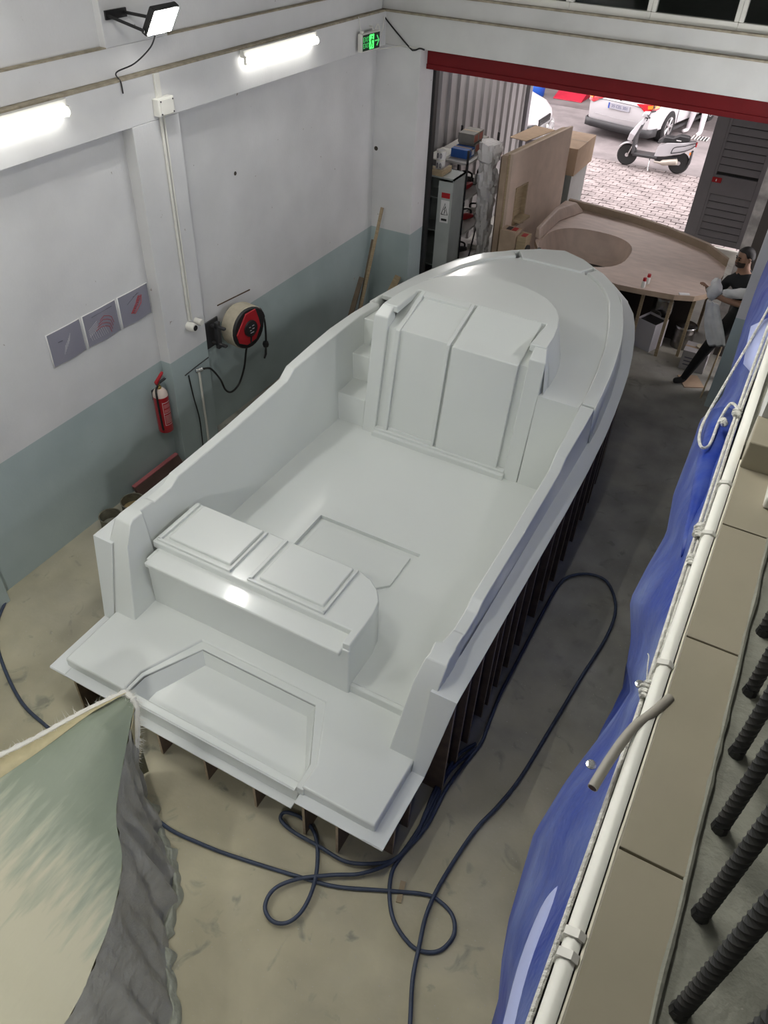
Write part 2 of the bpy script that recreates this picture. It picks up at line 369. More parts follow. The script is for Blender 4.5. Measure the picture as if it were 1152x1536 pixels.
for x, y_, nm_, st_ in ((-1.1, 1.5, 'right stern', CEIL_FILL_W), (-3.4, 1.5, 'left stern', CEIL_FILL_W), (-1.1, 6.2, 'bow side', CEIL2_FILL_W)):  # unseen ceiling tubes added to brighten platform and floor
    t = thing('fluorescent_batten', 'fluorescent tube lamp on the hall ceiling, %s one, outside the picture' % nm_, 'lamp', (x, y_, 6.3))
    obj('batten', MB().box(-.03, .03, 0, 1.3, .03, .1), M_PVC, t, world=False)
    obj('lit_tube', MB().lathe([(.028, .02), (.03, .03), (.03, 1.27), (.028, 1.28)], (0, 0, 0), 14, 'y'), mat('lit_ceiling_tube_%d' % int(y_), (.9, .9, .88), .4, emit=(1.0, .985, .92), estr=st_), t, world=False, smooth=True)
t = thing('fluorescent_batten', 'fluorescent tube lamp under the annex roof, hidden by the shutter box', 'lamp', (-4.75, 11.5, 3.3))  # unseen lamp added to brighten the annex
obj('batten', MB().box(-.03, .03, 0, 1.3, .03, .1), M_PVC, t, world=False)
obj('hanger', MB().box(-.01, .01, .2, .22, .1, .3).box(-.01, .01, 1.08, 1.1, .1, .3), M_PVC, t, world=False)
obj('lit_tube', MB().lathe([(.028, .02), (.03, .03), (.03, 1.27), (.028, 1.28)], (0, 0, 0), 14, 'y'), mat('lit_annex_tube', (.9, .9, .88), .4, emit=(1.0, .96, .93), estr=60.0), t, world=False, smooth=True)
# flood lamp: tilted panel on a bracket
fl = thing('flood_lamp', 'square LED flood lamp lit white on a black bracket', 'lamp', (-4.99, 5.0, 4.02))
ax = Vector((1, .05, -.62)).normalized()            # facing direction
up = Vector((0, 0, 1)); up = (up - ax * up.dot(ax)).normalized(); sd = up.cross(ax).normalized()
c0 = Vector((-4.62, 5.16, 4.11))
Mf = Matrix(((sd.x, ax.x, up.x, c0.x), (sd.y, ax.y, up.y, c0.y), (sd.z, ax.z, up.z, c0.z), (0, 0, 0, 1)))
obj('lamp_body', MB().box(-.15, .15, -.05, 0, -.105, .105, Mf), M_BLACK, fl, bevel=.01)
obj('lit_glass', MB().box(-.135, .135, 0, .006, -.092, .092, Mf), mat('lit_flood_glass', (1, 1, 1), .3, emit=(1.0, .99, .95), estr=FLOOD_W), fl)
brk = MB(); brk.tube([(-5.0, 4.98, 4.13), (-4.66, 5.0, 4.06)], .012, 6); brk.tube([(-5.0, 5.16, 4.13), (-4.64, 5.24, 4.1)], .012, 6); brk.box(-5.0, -4.985, 4.96, 5.18, 4.1, 4.16)
obj('bracket', brk, M_BLACK, fl)
obj('cable', MB().tube(smoothpath([(-4.68, 5.13, 4.03), (-4.75, 5.13, 3.93), (-4.86, 5.05, 3.82), (-4.965, 4.95, 3.76), (-4.935, 4.95, 3.7), (-4.93, 4.95, 3.62)]), .006, 6), M_BLACK, fl)

t = thing('flood_lamp', 'LED flood lamp on the left wall nearer the camera, outside the picture', 'lamp', (-4.99, .9, 4.05))  # unseen flood added to light the near floor and platform
Mq = Matrix.Translation((.32, 0, 0)) @ Matrix.Rotation(math.radians(20), 4, 'Y')
obj('lamp_body', MB().box(0, .05, -.15, .15, -.105, .105, Mq), M_BLACK, t, world=False, bevel=.01)
obj('lit_glass', MB().box(.05, .056, -.135, .135, -.092, .092, Mq), mat('lit_near_flood_glass', (1, 1, 1), .3, emit=(1.0, .99, .95), estr=FLOOD_FILL_W), t, world=False)
obj('bracket', MB().tube([(0, 0, .04), (.33, 0, 0)], .012, 6), M_BLACK, t, world=False)
# ================================================================== BOAT MOULD
XC = -2.355
boat = thing('boat_deck_mould', 'large glossy white boat deck plug on brown ribs', 'boat', (XC, 2.09, 0))
def X(u): return XC + u
def lerp(tab, y):
    for (a, va), (b, vb) in zip(tab, tab[1:]):
        if y <= b: return va + (vb - va) * max(0, (y - a)) / (b - a)
    return tab[-1][1]
FLO = [(2.09, 1.42), (2.72, 1.425), (2.80, 1.515), (5.29, 1.52), (6.0, 1.50), (6.39, 1.48), (6.95, 1.43), (7.57, 1.36), (8.14, 1.25), (8.5, 1.16), (8.84, 1.05), (9.13, .89), (9.41, .68), (9.7, .44), (9.86, .22), (9.9, .0)]
FLI = [(2.09, 1.30), (2.72, 1.31), (2.80, 1.41), (5.0, 1.41), (6.3, 1.385), (6.95, 1.33), (7.57, 1.24), (8.14, 1.11), (8.5, 1.01), (8.84, .87), (9.13, .69), (9.30, .50), (9.44, .30), (9.52, .0)]
FLZ = [(2.09, .42), (2.72, .42), (2.80, 1.12), (9.9, 1.12)]
RAILO = [(6.0, 1.365), (6.16, 1.36), (6.62, 1.325), (6.9, 1.295), (7.25, 1.245), (7.55, 1.19), (7.85, 1.11), (8.27, .98), (8.6, .80), (8.93, .47)]
RAILI = [(6.0, 1.235), (6.62, 1.185), (7.2, 1.11), (7.68, 1.00), (8.12, .88), (8.4, .745), (8.6, .61), (8.72, .48), (8.77, .40)]
# flange strips
for sgn in (1, -1):
    ys = [2.09, 2.4, 2.72, 2.80, 3.2, 4, 5, 5.6, 6.2, 6.6, 7, 7.4, 7.8, 8.2, 8.5, 8.8, 9.05]
    rows_o, rows_i = [], []
    for y in ys:
        z = lerp(FLZ, y)
        yr_ = {2.72: 2.67, 2.80: 2.835}.get(y, y)          # the riser rakes like the quarter beside it
        rows_o.append((X(sgn * lerp(FLO, y)), yr_, z)); rows_i.append((X(sgn * (1.33 if y in (2.72, 2.80) else lerp(FLI, y) - .03)), yr_, z))
    # around the bow: pair outer and inner points
    for (uo, yo), (ui, yi) in zip(((.92, 9.09), (.68, 9.41), (.44, 9.70), (.22, 9.86), (0, 9.91)), ((.66, 9.14), (.47, 9.28), (.30, 9.4), (.14, 9.46), (0, 9.48))):
        rows_o.append((X(sgn * uo), yo, 1.12)); rows_i.append((X(sgn * ui), yi, 1.12))
    obj('flange', MB().grid([rows_i, rows_o]), M_FLANGE, boat, solid=.012)
# stern flange: two corner wings and the lower middle run
for a, b, z in ((-1.42, -.75, .42), (.76, 1.42, .42)):
    obj('stern_flange', MB().box(X(a), X(b), 2.085, 2.2, z - .012, z), M_FLANGE, boat, bevel=.004)
sf = MB().box(X(-.75), X(.74), 2.075, 2.2, .328, .34)
obj('stern_flange', sf, M_FLANGE, boat, bevel=.004)
# swim platform with tub
pf = [(-1.32, 2.165), (-.75, 2.165), (-.75, 2.35), (-.555, 2.81), (.555, 2.81), (.765, 2.35), (.765, 2.165), (1.32, 2.165), (1.33, 3.02), (-1.33, 3.02)]
obj('swim_platform', MB().prism([(X(u), y) for u, y in pf], .33, .5), M_GEL, boat, bevel=.018, seg=3)
rim = MB()
inner = [(-.73, 2.155), (-.72, 2.34), (-.505, 2.755), (.505, 2.755), (.725, 2.34), (.735, 2.155)]
outer = [(-.78, 2.155), (-.76, 2.36), (-.56, 2.83), (.56, 2.83), (.79, 2.36), (.79, 2.155)]
rim.loft([[(X(u), y, z) for u, y in (outer[i], inner[i])] + [(X(u), y, .30) for u, y in (inner[i], outer[i])] for i in range(0, 6) for z in (.485,)], caps=True)
obj('tub_rim', rim, M_GEL, boat, bevel=.008)
tb = MB()
top = [(-.72, 2.13), (-.71, 2.34), (-.505, 2.75), (.505, 2.75), (.72, 2.34), (.735, 2.13)]
bot = [(-.62, 2.22), (-.62, 2.33), (-.46, 2.71), (.46, 2.71), (.69, 2.33), (.70, 2.22)]
tb.loft([[(X(u), y, .47) for u, y in top], [(X(u), y, .365) for u, y in bot]], caps=False)
tb.bm.faces.new([tb.bm.verts.new((X(u), y, .365)) for u, y in bot])
obj('tub', tb, M_GEL, boat, bevel=.012, solid=.004)
obj('tub_aft_lip', MB().prism([(2.135, .33), (2.155, .44), (2.215, .44), (2.235, .36), (2.235, .33)], X(-.72), X(.75), 'x'), M_GEL, boat, bevel=.01)
# cockpit sole with sunk hatch
sole = MB()
for a, b, y0, y1 in ((-1.22, -.5, 3.0, 5.86), (.5, 1.22, 3.0, 5.86), (-.5, .5, 3.0, 3.86), (-.5, .5, 4.44, 5.86)): sole.box(X(a), X(b), y0, y1, .5, .58)
bmesh.ops.remove_doubles(sole.bm, verts=sole.bm.verts, dist=1e-4)
obj('cockpit_sole', sole, M_GEL, boat)
obj('sole_hatch_bed', MB().box(X(-.5), X(.5), 3.86, 4.44, .5, .542), M_GEL, boat)
hp = [(-.44, 3.915), (.35, 3.915), (.44, 4.0), (.44, 4.38), (-.355, 4.38), (-.44, 4.30)]
obj('sole_hatch', MB().prism([(X(u), y) for u, y in hp], .53, .563), M_GEL, boat, bevel=.008)
obj('cockpit_step', MB().box(X(.6), X(1.2), 2.97, 3.1, .48, .575), M_GEL, boat, bevel=.015)
# bulwarks
BW = [  # y, z_top, inner top, outer top, inner bottom
    (3.0, 1.285, 1.235, 1.375, 1.125), (3.09, 1.285, 1.225, 1.375, 1.13), (3.11, 1.28, 1.265, 1.37, 1.14), (3.25, 1.262, 1.275, 1.365, 1.15), (3.27, 1.245, 1.275, 1.365, 1.15), (3.47, 1.25, 1.275, 1.365, 1.16), (3.56, 1.30, 1.275, 1.365, 1.165),
    (4.3, 1.315, 1.275, 1.368, 1.17), (5.12, 1.365, 1.275, 1.37, 1.16), (5.24, 1.44, 1.272, 1.37, 1.155), (5.7, 1.47, 1.255, 1.37, 1.14), (6.0, 1.487, 1.24, 1.365, 1.13)]
for sgn in (1, -1):
    L = [[(1.335, 2.68, .4), (1.375, 2.85, 1.12), (1.195, 2.85, 1.12), (1.12, 2.68, .4)],
         [(1.385, 2.90, .6), (1.378, 2.955, 1.27), (1.225, 2.955, 1.27), (1.12, 2.86, .4)]]
    for y, zt, it, ot, ib in BW:
        L.append([(1.40, y, .7), (ot, y, zt), (it, y, zt), (ib, y, .4)])
    if sgn < 0:                                    # the port side runs on past the steps
        for y, zt, it, ot, ib in ((6.4, 1.49, 1.235, 1.345, 1.16), (6.75, 1.492, 1.20, 1.305, 1.14)):
            L.append([(1.38, y, .7), (ot, y, zt), (it, y, zt), (ib, y, .4)])
    obj('bulwark', MB().loft([[(X(sgn * u), y, z) for u, y, z in r] for r in L]), M_GEL, boat, bevel=.016, seg=3)
# topsides of the foredeck down to the flange
for sgn in (1, -1):
    y0 = 6.0 if sgn > 0 else 6.75
    ro, ri = [], []
    for y in [v for v in (6.0, 6.3, 6.62, 6.75, 6.9, 7.25, 7.55, 7.85, 8.27, 8.6) if v >= y0] + [8.93]:
        ro.append((X(sgn * lerp(RAILO, y)), y, 1.49)); 
        ri.append((X(sgn * lerp(FLI, min(y, 8.9))), y, 1.12))
    ro += [(X(sgn * .28), 9.14, 1.47), (X(0), 9.27, 1.47)]; ri += [(X(sgn * .42), 9.36, 1.12), (X(0), 9.5, 1.12)]
    mid = [((a[0] * .55 + b[0] * .45), (a[1] * .55 + b[1] * .45), 1.26) for a, b in zip(ro, ri)]
    obj('topside', MB().grid([ro, mid, ri]), M_GEL, boat, smooth=True, solid=.012, sharp=50)
    # toe rail
    yr = [v for v in (6.02, 6.3, 6.62, 6.95, 7.25, 7.55, 7.85, 8.15, 8.4, 8.6, 8.72) if v >= y0]
    rr = []
    for y in yr:
        uo, ui = lerp(RAILO, y), lerp(RAILI, y)
        rr.append([(X(sgn * (uo + .01)), y, 1.44), (X(sgn * uo), y, 1.492), (X(sgn * (ui + .012)), y, 1.492), (X(sgn * ui), y, 1.44)])
    rr.append([(X(sgn * .56), 8.93, 1.44), (X(sgn * .53), 8.90, 1.492), (X(sgn * .44), 8.765, 1.492), (X(sgn * .43), 8.755, 1.44)])
    obj('toe_rail', MB().loft(rr), M_GEL, boat, bevel=.01)
obj('bow_plate', MB().prism([(X(u), y) for u, y in ((-.36, 8.76), (.36, 8.76), (.47, 8.95), (.27, 9.13), (.0, 9.24), (-.27, 9.13), (-.47, 8.95))], 1.42, 1.488), M_GEL, boat, bevel=.012)
dk = [(.84, 6.2), (.84, 5.955), (1.245, 5.955), (1.24, 6.3)] + [(u + .02, y) for y, u in RAILI[1:]] + [(.38, 8.9), (-.38, 8.9)] + [(-u - .02, y) for y, u in RAILI[2:][::-1]] + [(-1.19, 6.75), (-.87, 6.75), (-.84, 6.2)]
obj('foredeck', MB().prism([(X(u), y) for u, y in dk], 1.38, 1.462), M_GEL, boat, bevel=.01)
# cabin front: raked bulkhead, pillars, recess, doors, trunk top
def rk(z): return 5.80 + .167 * (z - .58)
obj('bulkhead', MB().prism([(rk(.5), .5), (rk(1.475), 1.475), (6.15, 1.475), (6.15, .5)], X(.86), X(1.235), 'x'), M_GEL, boat)
for a, b in ((-.855, -.705), (.705, .855)):
    sg_ = 1 if a > 0 else -1
    ppf = [(rk(.5), .5, .85), (rk(1.46), 1.46, .86), (rk(1.78), 1.78, .862), (6.10, 1.862, .822), (6.15, 1.866, .815), (6.15, 1.46, .905), (6.15, 1.2, .905), (6.1, .5, .85)]
    obj('cabin_pillar', MB().loft([[(X(sg_ * .705), y, z) for y, z, u in ppf], [(X(sg_ * u), y, z) for y, z, u in ppf]]), M_GEL, boat, bevel=.012, seg=3)
fz = 1.695
obj('door_recess', MB().prism([(rk(.5) + .035, .5), (rk(fz) + .035, fz - .01), (6.53, 1.842), (6.60, 1.842), (6.60, 1.2), (6.2, .5)], X(-.72), X(.72), 'x'), M_GEL, boat)
def door_prof(d): # thickness d proud of the recess
    return [(rk(.645) + .05, .655), (rk(.645) + .035 - d, .645), (rk(fz) + .035 - d, fz), (6.515, 1.845 + d * .9), (6.52, 1.80), (rk(fz) + .09, fz - .06)]
obj('companion_door', MB().prism(door_prof(.042), X(-.025), X(.625), 'x'), M_GEL, boat, bevel=.010)
dl = obj('companion_door', MB().prism(door_prof(.012), X(-.60), X(-.07), 'x'), M_GEL, boat, bevel=.006)
fr = MB()
for a, b in ((-.615, -.57), (-.085, -.05)): fr.prism(door_prof(.042), X(a), X(b), 'x')
fr.prism([(rk(.66) + .03, .64), (rk(.66) + .005, .64), (rk(.69) + .005, .69), (rk(.69) + .03, .69)], X(-.57), X(-.085), 'x')
fr.prism([(6.46, 1.82), (6.455, 1.866), (6.515, 1.884), (6.52, 1.82)], X(-.57), X(-.085), 'x')
obj('door_frame', fr, M_GEL, dl, bevel=.006)
obj('door_plinth', MB().box(X(-.72), X(.72), 5.755, 5.86, .56, .635), M_GEL, boat, bevel=.012)
obj('door_plinth', MB().box(X(-.71), X(.71), 5.79, 5.88, .6, .66), M_GEL, boat, bevel=.01)
arc = [(.815, 6.10), (.80, 6.36), (.77, 6.54), (.72, 6.72), (.645, 6.88), (.51, 7.03), (.30, 7.15), (.1, 7.21), (-.1, 7.21), (-.30, 7.15), (-.51, 7.03), (-.645, 6.88), (-.72, 6.72), (-.77, 6.54), (-.80, 6.36), (-.815, 6.10)]
hole = [(-.66, 6.10), (-.66, 6.535), (.66, 6.535), (.66, 6.10)]
tt = MB()
A = [(X(u), y) for u, y in arc + hole]
tt.prism(A, 1.80, 1.872)
obj('trunk_top', tt, M_GEL, boat, bevel=.012)
big = [(u * 1.10 + .0, 6.0 + (y - 6.0) * 1.12 if y > 6.2 else y - .0) for u, y in arc]
tr = MB().loft([[(X(u), y, 1.85) for u, y in arc], [(X(u), y - (.12 if y < 6.2 else 0), 1.44) for u, y in big]], caps=False, closed=False)
obj('trunk_side', tr, M_GEL, boat, smooth=True, sharp=40)
# port steps
for k, (y0, zt) in enumerate(((5.83, .88), (6.17, 1.16), (6.42, 1.44))):
    obj('step', MB().prism([(y0, .5), (y0 + .045 + .0, zt), (6.76, zt), (6.76, .5)], X(-1.235), X(-.865), 'x'), M_GEL, boat, bevel=.008)
# transom bench
bo = [(-1.14, 2.95), (.665, 2.95), (.665, 3.30), (.64, 3.42), (.58, 3.51), (.48, 3.585), (.34, 3.62), (-1.16, 3.62)]
obj('bench', MB().prism([(X(u), y) for u, y in bo], .45, .968), M_GEL, boat, bevel=.012)
bt = [(-1.18, 3.085), (.60, 3.085), (.60, 2.96), (.664, 2.96), (.664, 3.30), (.64, 3.42), (.58, 3.51), (.48, 3.585), (.34, 3.62), (-1.18, 3.62)]
obj('bench_top', MB().prism([(X(u), y) for u, y in bt], .955, 1.028), M_GEL, boat, bevel=.012)
obj('bench_lip', MB().box(X(-1.12), X(.61), 2.905, 3.10, .925, .972), M_GEL, boat, bevel=.014, seg=3)
for a, b in ((-1.15, -.455), (-.30, .365)):
    fm = MB(); fm.box(X(a), X(a + .03), 3.11, 3.605, 1.01, 1.050); fm.box(X(b - .022), X(b), 3.11, 3.605, 1.01, 1.050); fm.box(X(a), X(b), 3.105, 3.13, 1.01, 1.050)
    bh = obj('bench_hatch', MB().box(X(a + .068), X(b - .040), 3.165, 3.60, 1.01, 1.053), M_GEL, boat, bevel=.012)
    obj('hatch_gasket_rail', fm, M_GEL, bh, bevel=.006)
# dark box added under the deck to stop light leaking through
obj('plug_core', MB().box(X(-.95), X(.95), 2.75, 8.6, .02, .45), M_RIB, boat)
# support ribs
ribm = {}
def rib_side(y, sgn):
    uo = lerp(FLO, y) - .015; z = lerp(FLZ, y) - .012
    key = (round(uo, 2), round(z, 2), sgn)
    lo = min(z, .46)
    m = MB().prism([(X(sgn * (uo - .5)), 0), (X(sgn * uo), 0), (X(sgn * uo), z), (X(sgn * (uo - .10)), z), (X(sgn * (uo - .10)), lo), (X(sgn * (uo - .5)), lo)], y, y + .018, 'y')
    o = obj('support_rib', m, M_RIB, boat)
    e = MB().box(X(sgn * uo) - .001, X(sgn * uo) + .002, y - .0005, y + .0185, .002, z - .002)
    obj('rib_edge', e, M_RIBEDGE, o)
for y in (2.28, 2.5, 2.86, 3.10, 3.32, 3.59, 3.72, 3.92, 4.15, 4.42, 4.79, 5.02, 5.31, 5.62, 5.93, 6.29, 6.6, 6.95, 7.3, 7.7, 8.1, 8.5, 8.85):
    rib_side(y, 1)
    rib_side(y, -1)
for x, z in ((-3.57, .405), (-2.80, .325), (-2.38, .325), (-1.955, .325), (-1.55, .405), (-1.29, .405)):
    o = obj('support_rib', MB().box(x, x + .018, 2.11, 2.72, 0, z), M_RIB, boat)
    obj('rib_edge', MB().box(x - .0005, x + .0185, 2.107, 2.111, .002, z - .002), M_RIBEDGE, o)
# ================================================================== LEFT WALL FITTINGS
t = thing('conduit_line', 'white conduit pipe down the pilaster with junction box and socket', 'conduit', (-4.94, 5.34, 1.4))
pv_ = MB(); pv_.tube([(-4.925, 5.325, 3.42), (-4.925, 5.335, 1.52)], .013, 8); pv_.tube([(-4.925, 5.365, 3.42), (-4.925, 5.37, 1.52)], .009, 8)
obj('pipe', pv_, M_PVC, t, smooth=True)
obj('duct', MB().box(-4.938, -4.918, 5.31, 5.37, 3.5, 3.7), M_PVC, t, bevel=.003)
jb = obj('junction_box', MB().box(-4.94, -4.875, 5.265, 5.46, 3.39, 3.525), M_PVC, t, bevel=.008)
obj('lid', MB().box(-4.876, -4.868, 5.285, 5.44, 3.40, 3.515), M_PVC, jb, bevel=.003)
for yy in (5.29, 5.435):
    for zz in (3.41, 3.505): obj('screw', MB().lathe([(.007, -4.87), (.007, -4.865)], (0, yy, zz), 8, 'x'), M_DARK, jb)
so = obj('socket', MB().lathe([(.045, -4.94), (.045, -4.89), (.038, -4.85)], (0, 5.325, 1.47), 16, 'x'), M_PVC, t, smooth=True)
obj('socket_face', MB().lathe([(.028, -4.852), (.028, -4.846)], (0, 5.325, 1.47), 14, 'x'), M_BLACK, so)
obj('socket', MB().lathe([(.036, -4.94), (.036, -4.88), (.03, -4.86)], (0, 5.44, 1.475), 16, 'x'), M_PVC, t, smooth=True)

# printed drawing sheets
M_PRINT = mat('mauve_grey_print', (.25, .245, .30), .5, var=.06, scale=3)
M_PAPER = mat('white_paper', (.72, .72, .72), .6)
M_INKR = mat('red_ink', (.33, .045, .06), .6); M_INKB = mat('dark_ink', (.09, .085, .12), .6); M_INKW = mat('pale_ink', (.60, .58, .62), .6)
def sheet(y0, y1, label, strokes):
    t = thing('printed_sheet', label, 'drawing', (XW, (y0 + y1) / 2, 1.72), 0)
    n = 10; rows = []
    def bulge(k): return XW + .006 + .014 * math.sin(PI * k / n) ** 2
    for zz in (1.725, 1.8, 1.9, 2.03): rows.append([(bulge(k) if zz < 2 else XW + .004 + .004 * math.sin(PI * k / n), y0 + (y1 - y0) * k / n, zz) for k in range(n + 1)])
    obj('paper', MB().grid(rows), M_PAPER, t, smooth=True, solid=.001)
    rows = []
    for zz in (1.733, 1.8, 1.9, 2.022): rows.append([((bulge(k) if zz < 2 else XW + .004 + .004 * math.sin(PI * k / n)) + .002, y0 + .012 + (y1 - y0 - .024) * k / n, zz) for k in range(n + 1)])
    obj('printed_area', MB().grid(rows), M_PRINT, t, smooth=True)
    for nm, m, r, pts in strokes:
        P = []
        for a, b in pts:
            k = a * n; P.append((bulge(k) * (1 - max(0, (b - .62) / .38)) + (XW + .004 + .004 * math.sin(PI * a)) * max(0, (b - .62) / .38) + .004, y0 + (y1 - y0) * a, 1.725 + .305 * b))
        obj(nm, MB().tube(P, r, 4), m, t)
hull = [(.72, .16), (.66, .42), (.2, .52), (.1, .44)]
sheet(3.77, 4.15, 'printed drawing sheet with faint pale lines, leftmost of the three on the wall', [('drawn_line', M_INKB, .003, [(.26, .66), (.38, .66)])] + [('drawn_line', M_INKW, .0015, [(.35 + .04 * k, .25 + .06 * k), (.42 + .04 * k, .5 + .05 * k)]) for k in range(6)])
st = [('drawn_line', M_INKB, .0025, [(.25, .84), (.85, .86)])]
for k in range(4):
    dy, dz = .05 * k, .11 * k
    st.append(('drawn_line', M_INKR, .003, [(.28 + dy, .40 + dz * .75), (.42 + dy, .46 + dz * .8), (.55 + dy, .42 + dz * .7), (.66 + dy * .8, .34 + dz * .7), (.70 + dy * .8, .14 + dz * .7)]))
for k in range(9): st.append(('drawn_line', M_INKW, .0014, [(.12 + .05 * k, .38 + .01 * k), (.15 + .055 * k, .17)]))
for k in range(5): st.append(('drawn_line', M_INKW, .0014, [(.10, .30 + .05 * k), (.35, .48 + .05 * k)]))
sheet(4.165, 4.575, 'printed drawing sheet with stepped red outlines, middle of the three on the wall', st)
st = [('drawn_line', M_INKB, .002, [(.25, .66), (.62, .86)]), ('drawn_line', M_INKB, .002, [(.45, .8), (.66, .84)])]
for k in range(9): st.append(('drawn_line', M_INKR, .006, [(.32 + .035 * k, .36 + .045 * k), (.40 + .035 * k, .34 + .045 * k)]))
st.append(('drawn_line', M_INKR, .005, [(.34, .36), (.62, .76), (.72, .74), (.66, .52), (.42, .30), (.34, .36)]))
sheet(4.59, 4.99, 'printed drawing sheet with a small red boat plan, rightmost of the three on the wall', st)

# fire extinguisher
M_EXT = mat('extinguisher_red', (.36, .008, .015), .3, coat=.4)
t = thing('fire_extinguisher', 'red fire extinguisher hung on the blue-grey wall band', 'extinguisher', (-4.98, 4.83, .50))
obj('cylinder', MB().lathe([(.06, .50), (.074, .51), (.075, .53), (.075, .92)], (-4.975, 4.83, 0), 24), M_EXT, t, smooth=True)
obj('shoulder', MB().lathe([(.075, .92), (.072, .95), (.052, .985), (.03, 1.0)], (-4.975, 4.83, 0), 24), mat('dusty_pink_white', (.62, .52, .47), .8), t, smooth=True)
obj('valve', MB().lathe([(.024, .99), (.024, 1.02), (.016, 1.025), (.016, 1.06)], (-4.975, 4.83, 0), 12), mat('brass', (.5, .36, .12), .35, metal=.9), t, smooth=True)
obj('handle', MB().prism([(4.80, 1.045), (4.93, 1.055), (4.93, 1.068), (4.80, 1.065)], -4.985, -4.962, 'x'), M_DARK, t)
obj('lever', MB().prism([(4.795, 1.06), (4.90, 1.135), (4.905, 1.15), (4.79, 1.085)], -4.987, -4.958, 'x'), M_EXT, t)
obj('discharge_hose', MB().tube(smoothpath([(-4.972, 4.81, 1.03), (-4.95, 4.76, 1.02), (-4.93, 4.735, .95), (-4.93, 4.735, .8), (-4.935, 4.745, .62), (-4.935, 4.75, .56)]), .011, 8), M_BLACK, t, smooth=True)
M_LAB = mat('label_ink_white', (.62, .48, .48), .6)
def cyl_strip(ang0, ang1, z0, z1, r, n=6):
    return MB().grid([[(-4.975 + r * math.cos(a), 4.83 + r * math.sin(a), z) for a in [ang0 + (ang1 - ang0) * k / n for k in range(n + 1)]] for z in (z0, z1)])
for a0, a1, z0, z1 in ((-.75, -.69, .60, .87), (-.75, .55, .86, .868), (-.75, .55, .735, .741), (-.6, .5, .80, .845), (-.6, .5, .75, .785), (-.75, .5, .60, .606)):
    obj('label_print', cyl_strip(a0, a1, z0, z1, .0762), M_LAB if z1 - z0 < .03 or a1 - a0 < .2 else mat('label_print_dim', (.48, .13, .14), .6), t)
for k in range(6): obj('label_print', cyl_strip(-.6, .5 - .12 * (k % 3), .625 + .017 * k, .630 + .017 * k, .0763), M_LAB, t)
obj('wall_bracket', MB().box(XW - .0, -5.04, 4.80, 4.86, .85, .96), M_DARK, t)

# hose reel
t = thing('hose_reel', 'red and black wall hose reel with a dusty top', 'hose reel', (-5.0, 6.05, .95))
Mr = Matrix.Translation((-4.86, 6.08, 1.16)) @ Matrix.Rotation(math.radians(-8), 4, 'Z')
def reel_prof(s=1.0):
    P = []
    for k in range(26):
        a = 2 * PI * k / 26; r = .235 * s
        yv, zv = r * math.cos(a), r * math.sin(a)
        if yv > .05 and zv > .05: q = max(abs(yv), abs(zv)) / r; yv *= 1 + .22 * (1 - abs(q - .707)); zv *= 1.0
        P.append((yv, zv))
    return P
obj('drum_housing', MB().loft([[Mr @ Vector((-.10, a, b)) for a, b in reel_prof()], [Mr @ Vector((.075, a, b)) for a, b in reel_prof()]]), mat('dusty_cream_drum', (.52, .47, .36), .85, var=.2, scale=12), t, bevel=.02)
obj('front_shell', MB().loft([[Mr @ Vector((.07, a, b)) for a, b in reel_prof(.98)], [Mr @ Vector((.10, a, b)) for a, b in reel_prof(.93)]]), M_BLACK, t, bevel=.006)
rc = [(-.12, .10), (-.05, .19), (.10, .20), (.14, .08), (.16, -.02), (.08, -.15), (-.06, -.17), (-.17, -.11), (-.20, .0)]
obj('red_cover', MB().loft([[Mr @ Vector((.098, a, b)) for a, b in rc], [Mr @ Vector((.112, a * .97, b * .97)) for a, b in rc]]), mat('red_plastic', (.38, .012, .02), .45), t, bevel=.004)
hb = obj('hub', MB().lathe([(.095, 0), (.09, .022), (.05, .028)], (0, 0, 0), 20, 'x', M=Mr @ Matrix.Translation((.108, 0, .01))), M_BLACK, t, smooth=True)
for k, (a, b, l) in enumerate(((-.03, .03, .02), (.02, .035, .03), (.02, .0, .03), (-.02, -.01, .02), (0, -.04, .05))):
    obj('hub_marking', MB().box(.0, .003, a - l / 2, a + l / 2, b - .003, b + .003, Mr @ Matrix.Translation((.136, 0, .01))), M_INKW, hb)
br = MB()
for zz in (1.05, 1.25): br.box(-5.06, -4.86, 5.76, 5.80, zz - .012, zz + .012)
br.box(-5.062, -5.045, 5.68, 5.9, 1.0, 1.3); br.box(-4.99, -4.95, 5.76, 5.82, 1.0, 1.3)
obj('wall_bracket', br, M_DARK, t, bevel=.004)
obj('outlet_hose', MB().tube(smoothpath([(-4.86, 6.32, 1.27), (-4.85, 6.40, 1.22), (-4.86, 6.47, 1.05), (-4.87, 6.49, .86), (-4.88, 6.49, .72)]), .012, 8), M_BLACK, t, smooth=True)
obj('stop_ball', MB().lathe([(.004, .70), (.03, .715), (.038, .745), (.03, .775), (.004, .79)], (-4.88, 6.49, 0), 12), M_BLACK, t, smooth=True)
obj('hose_nozzle', MB().tube([(-4.88, 6.49, .70), (-4.885, 6.485, .62), (-4.89, 6.46, .57)], [.012, .015, .01], 8), M_DARK, t, smooth=True)
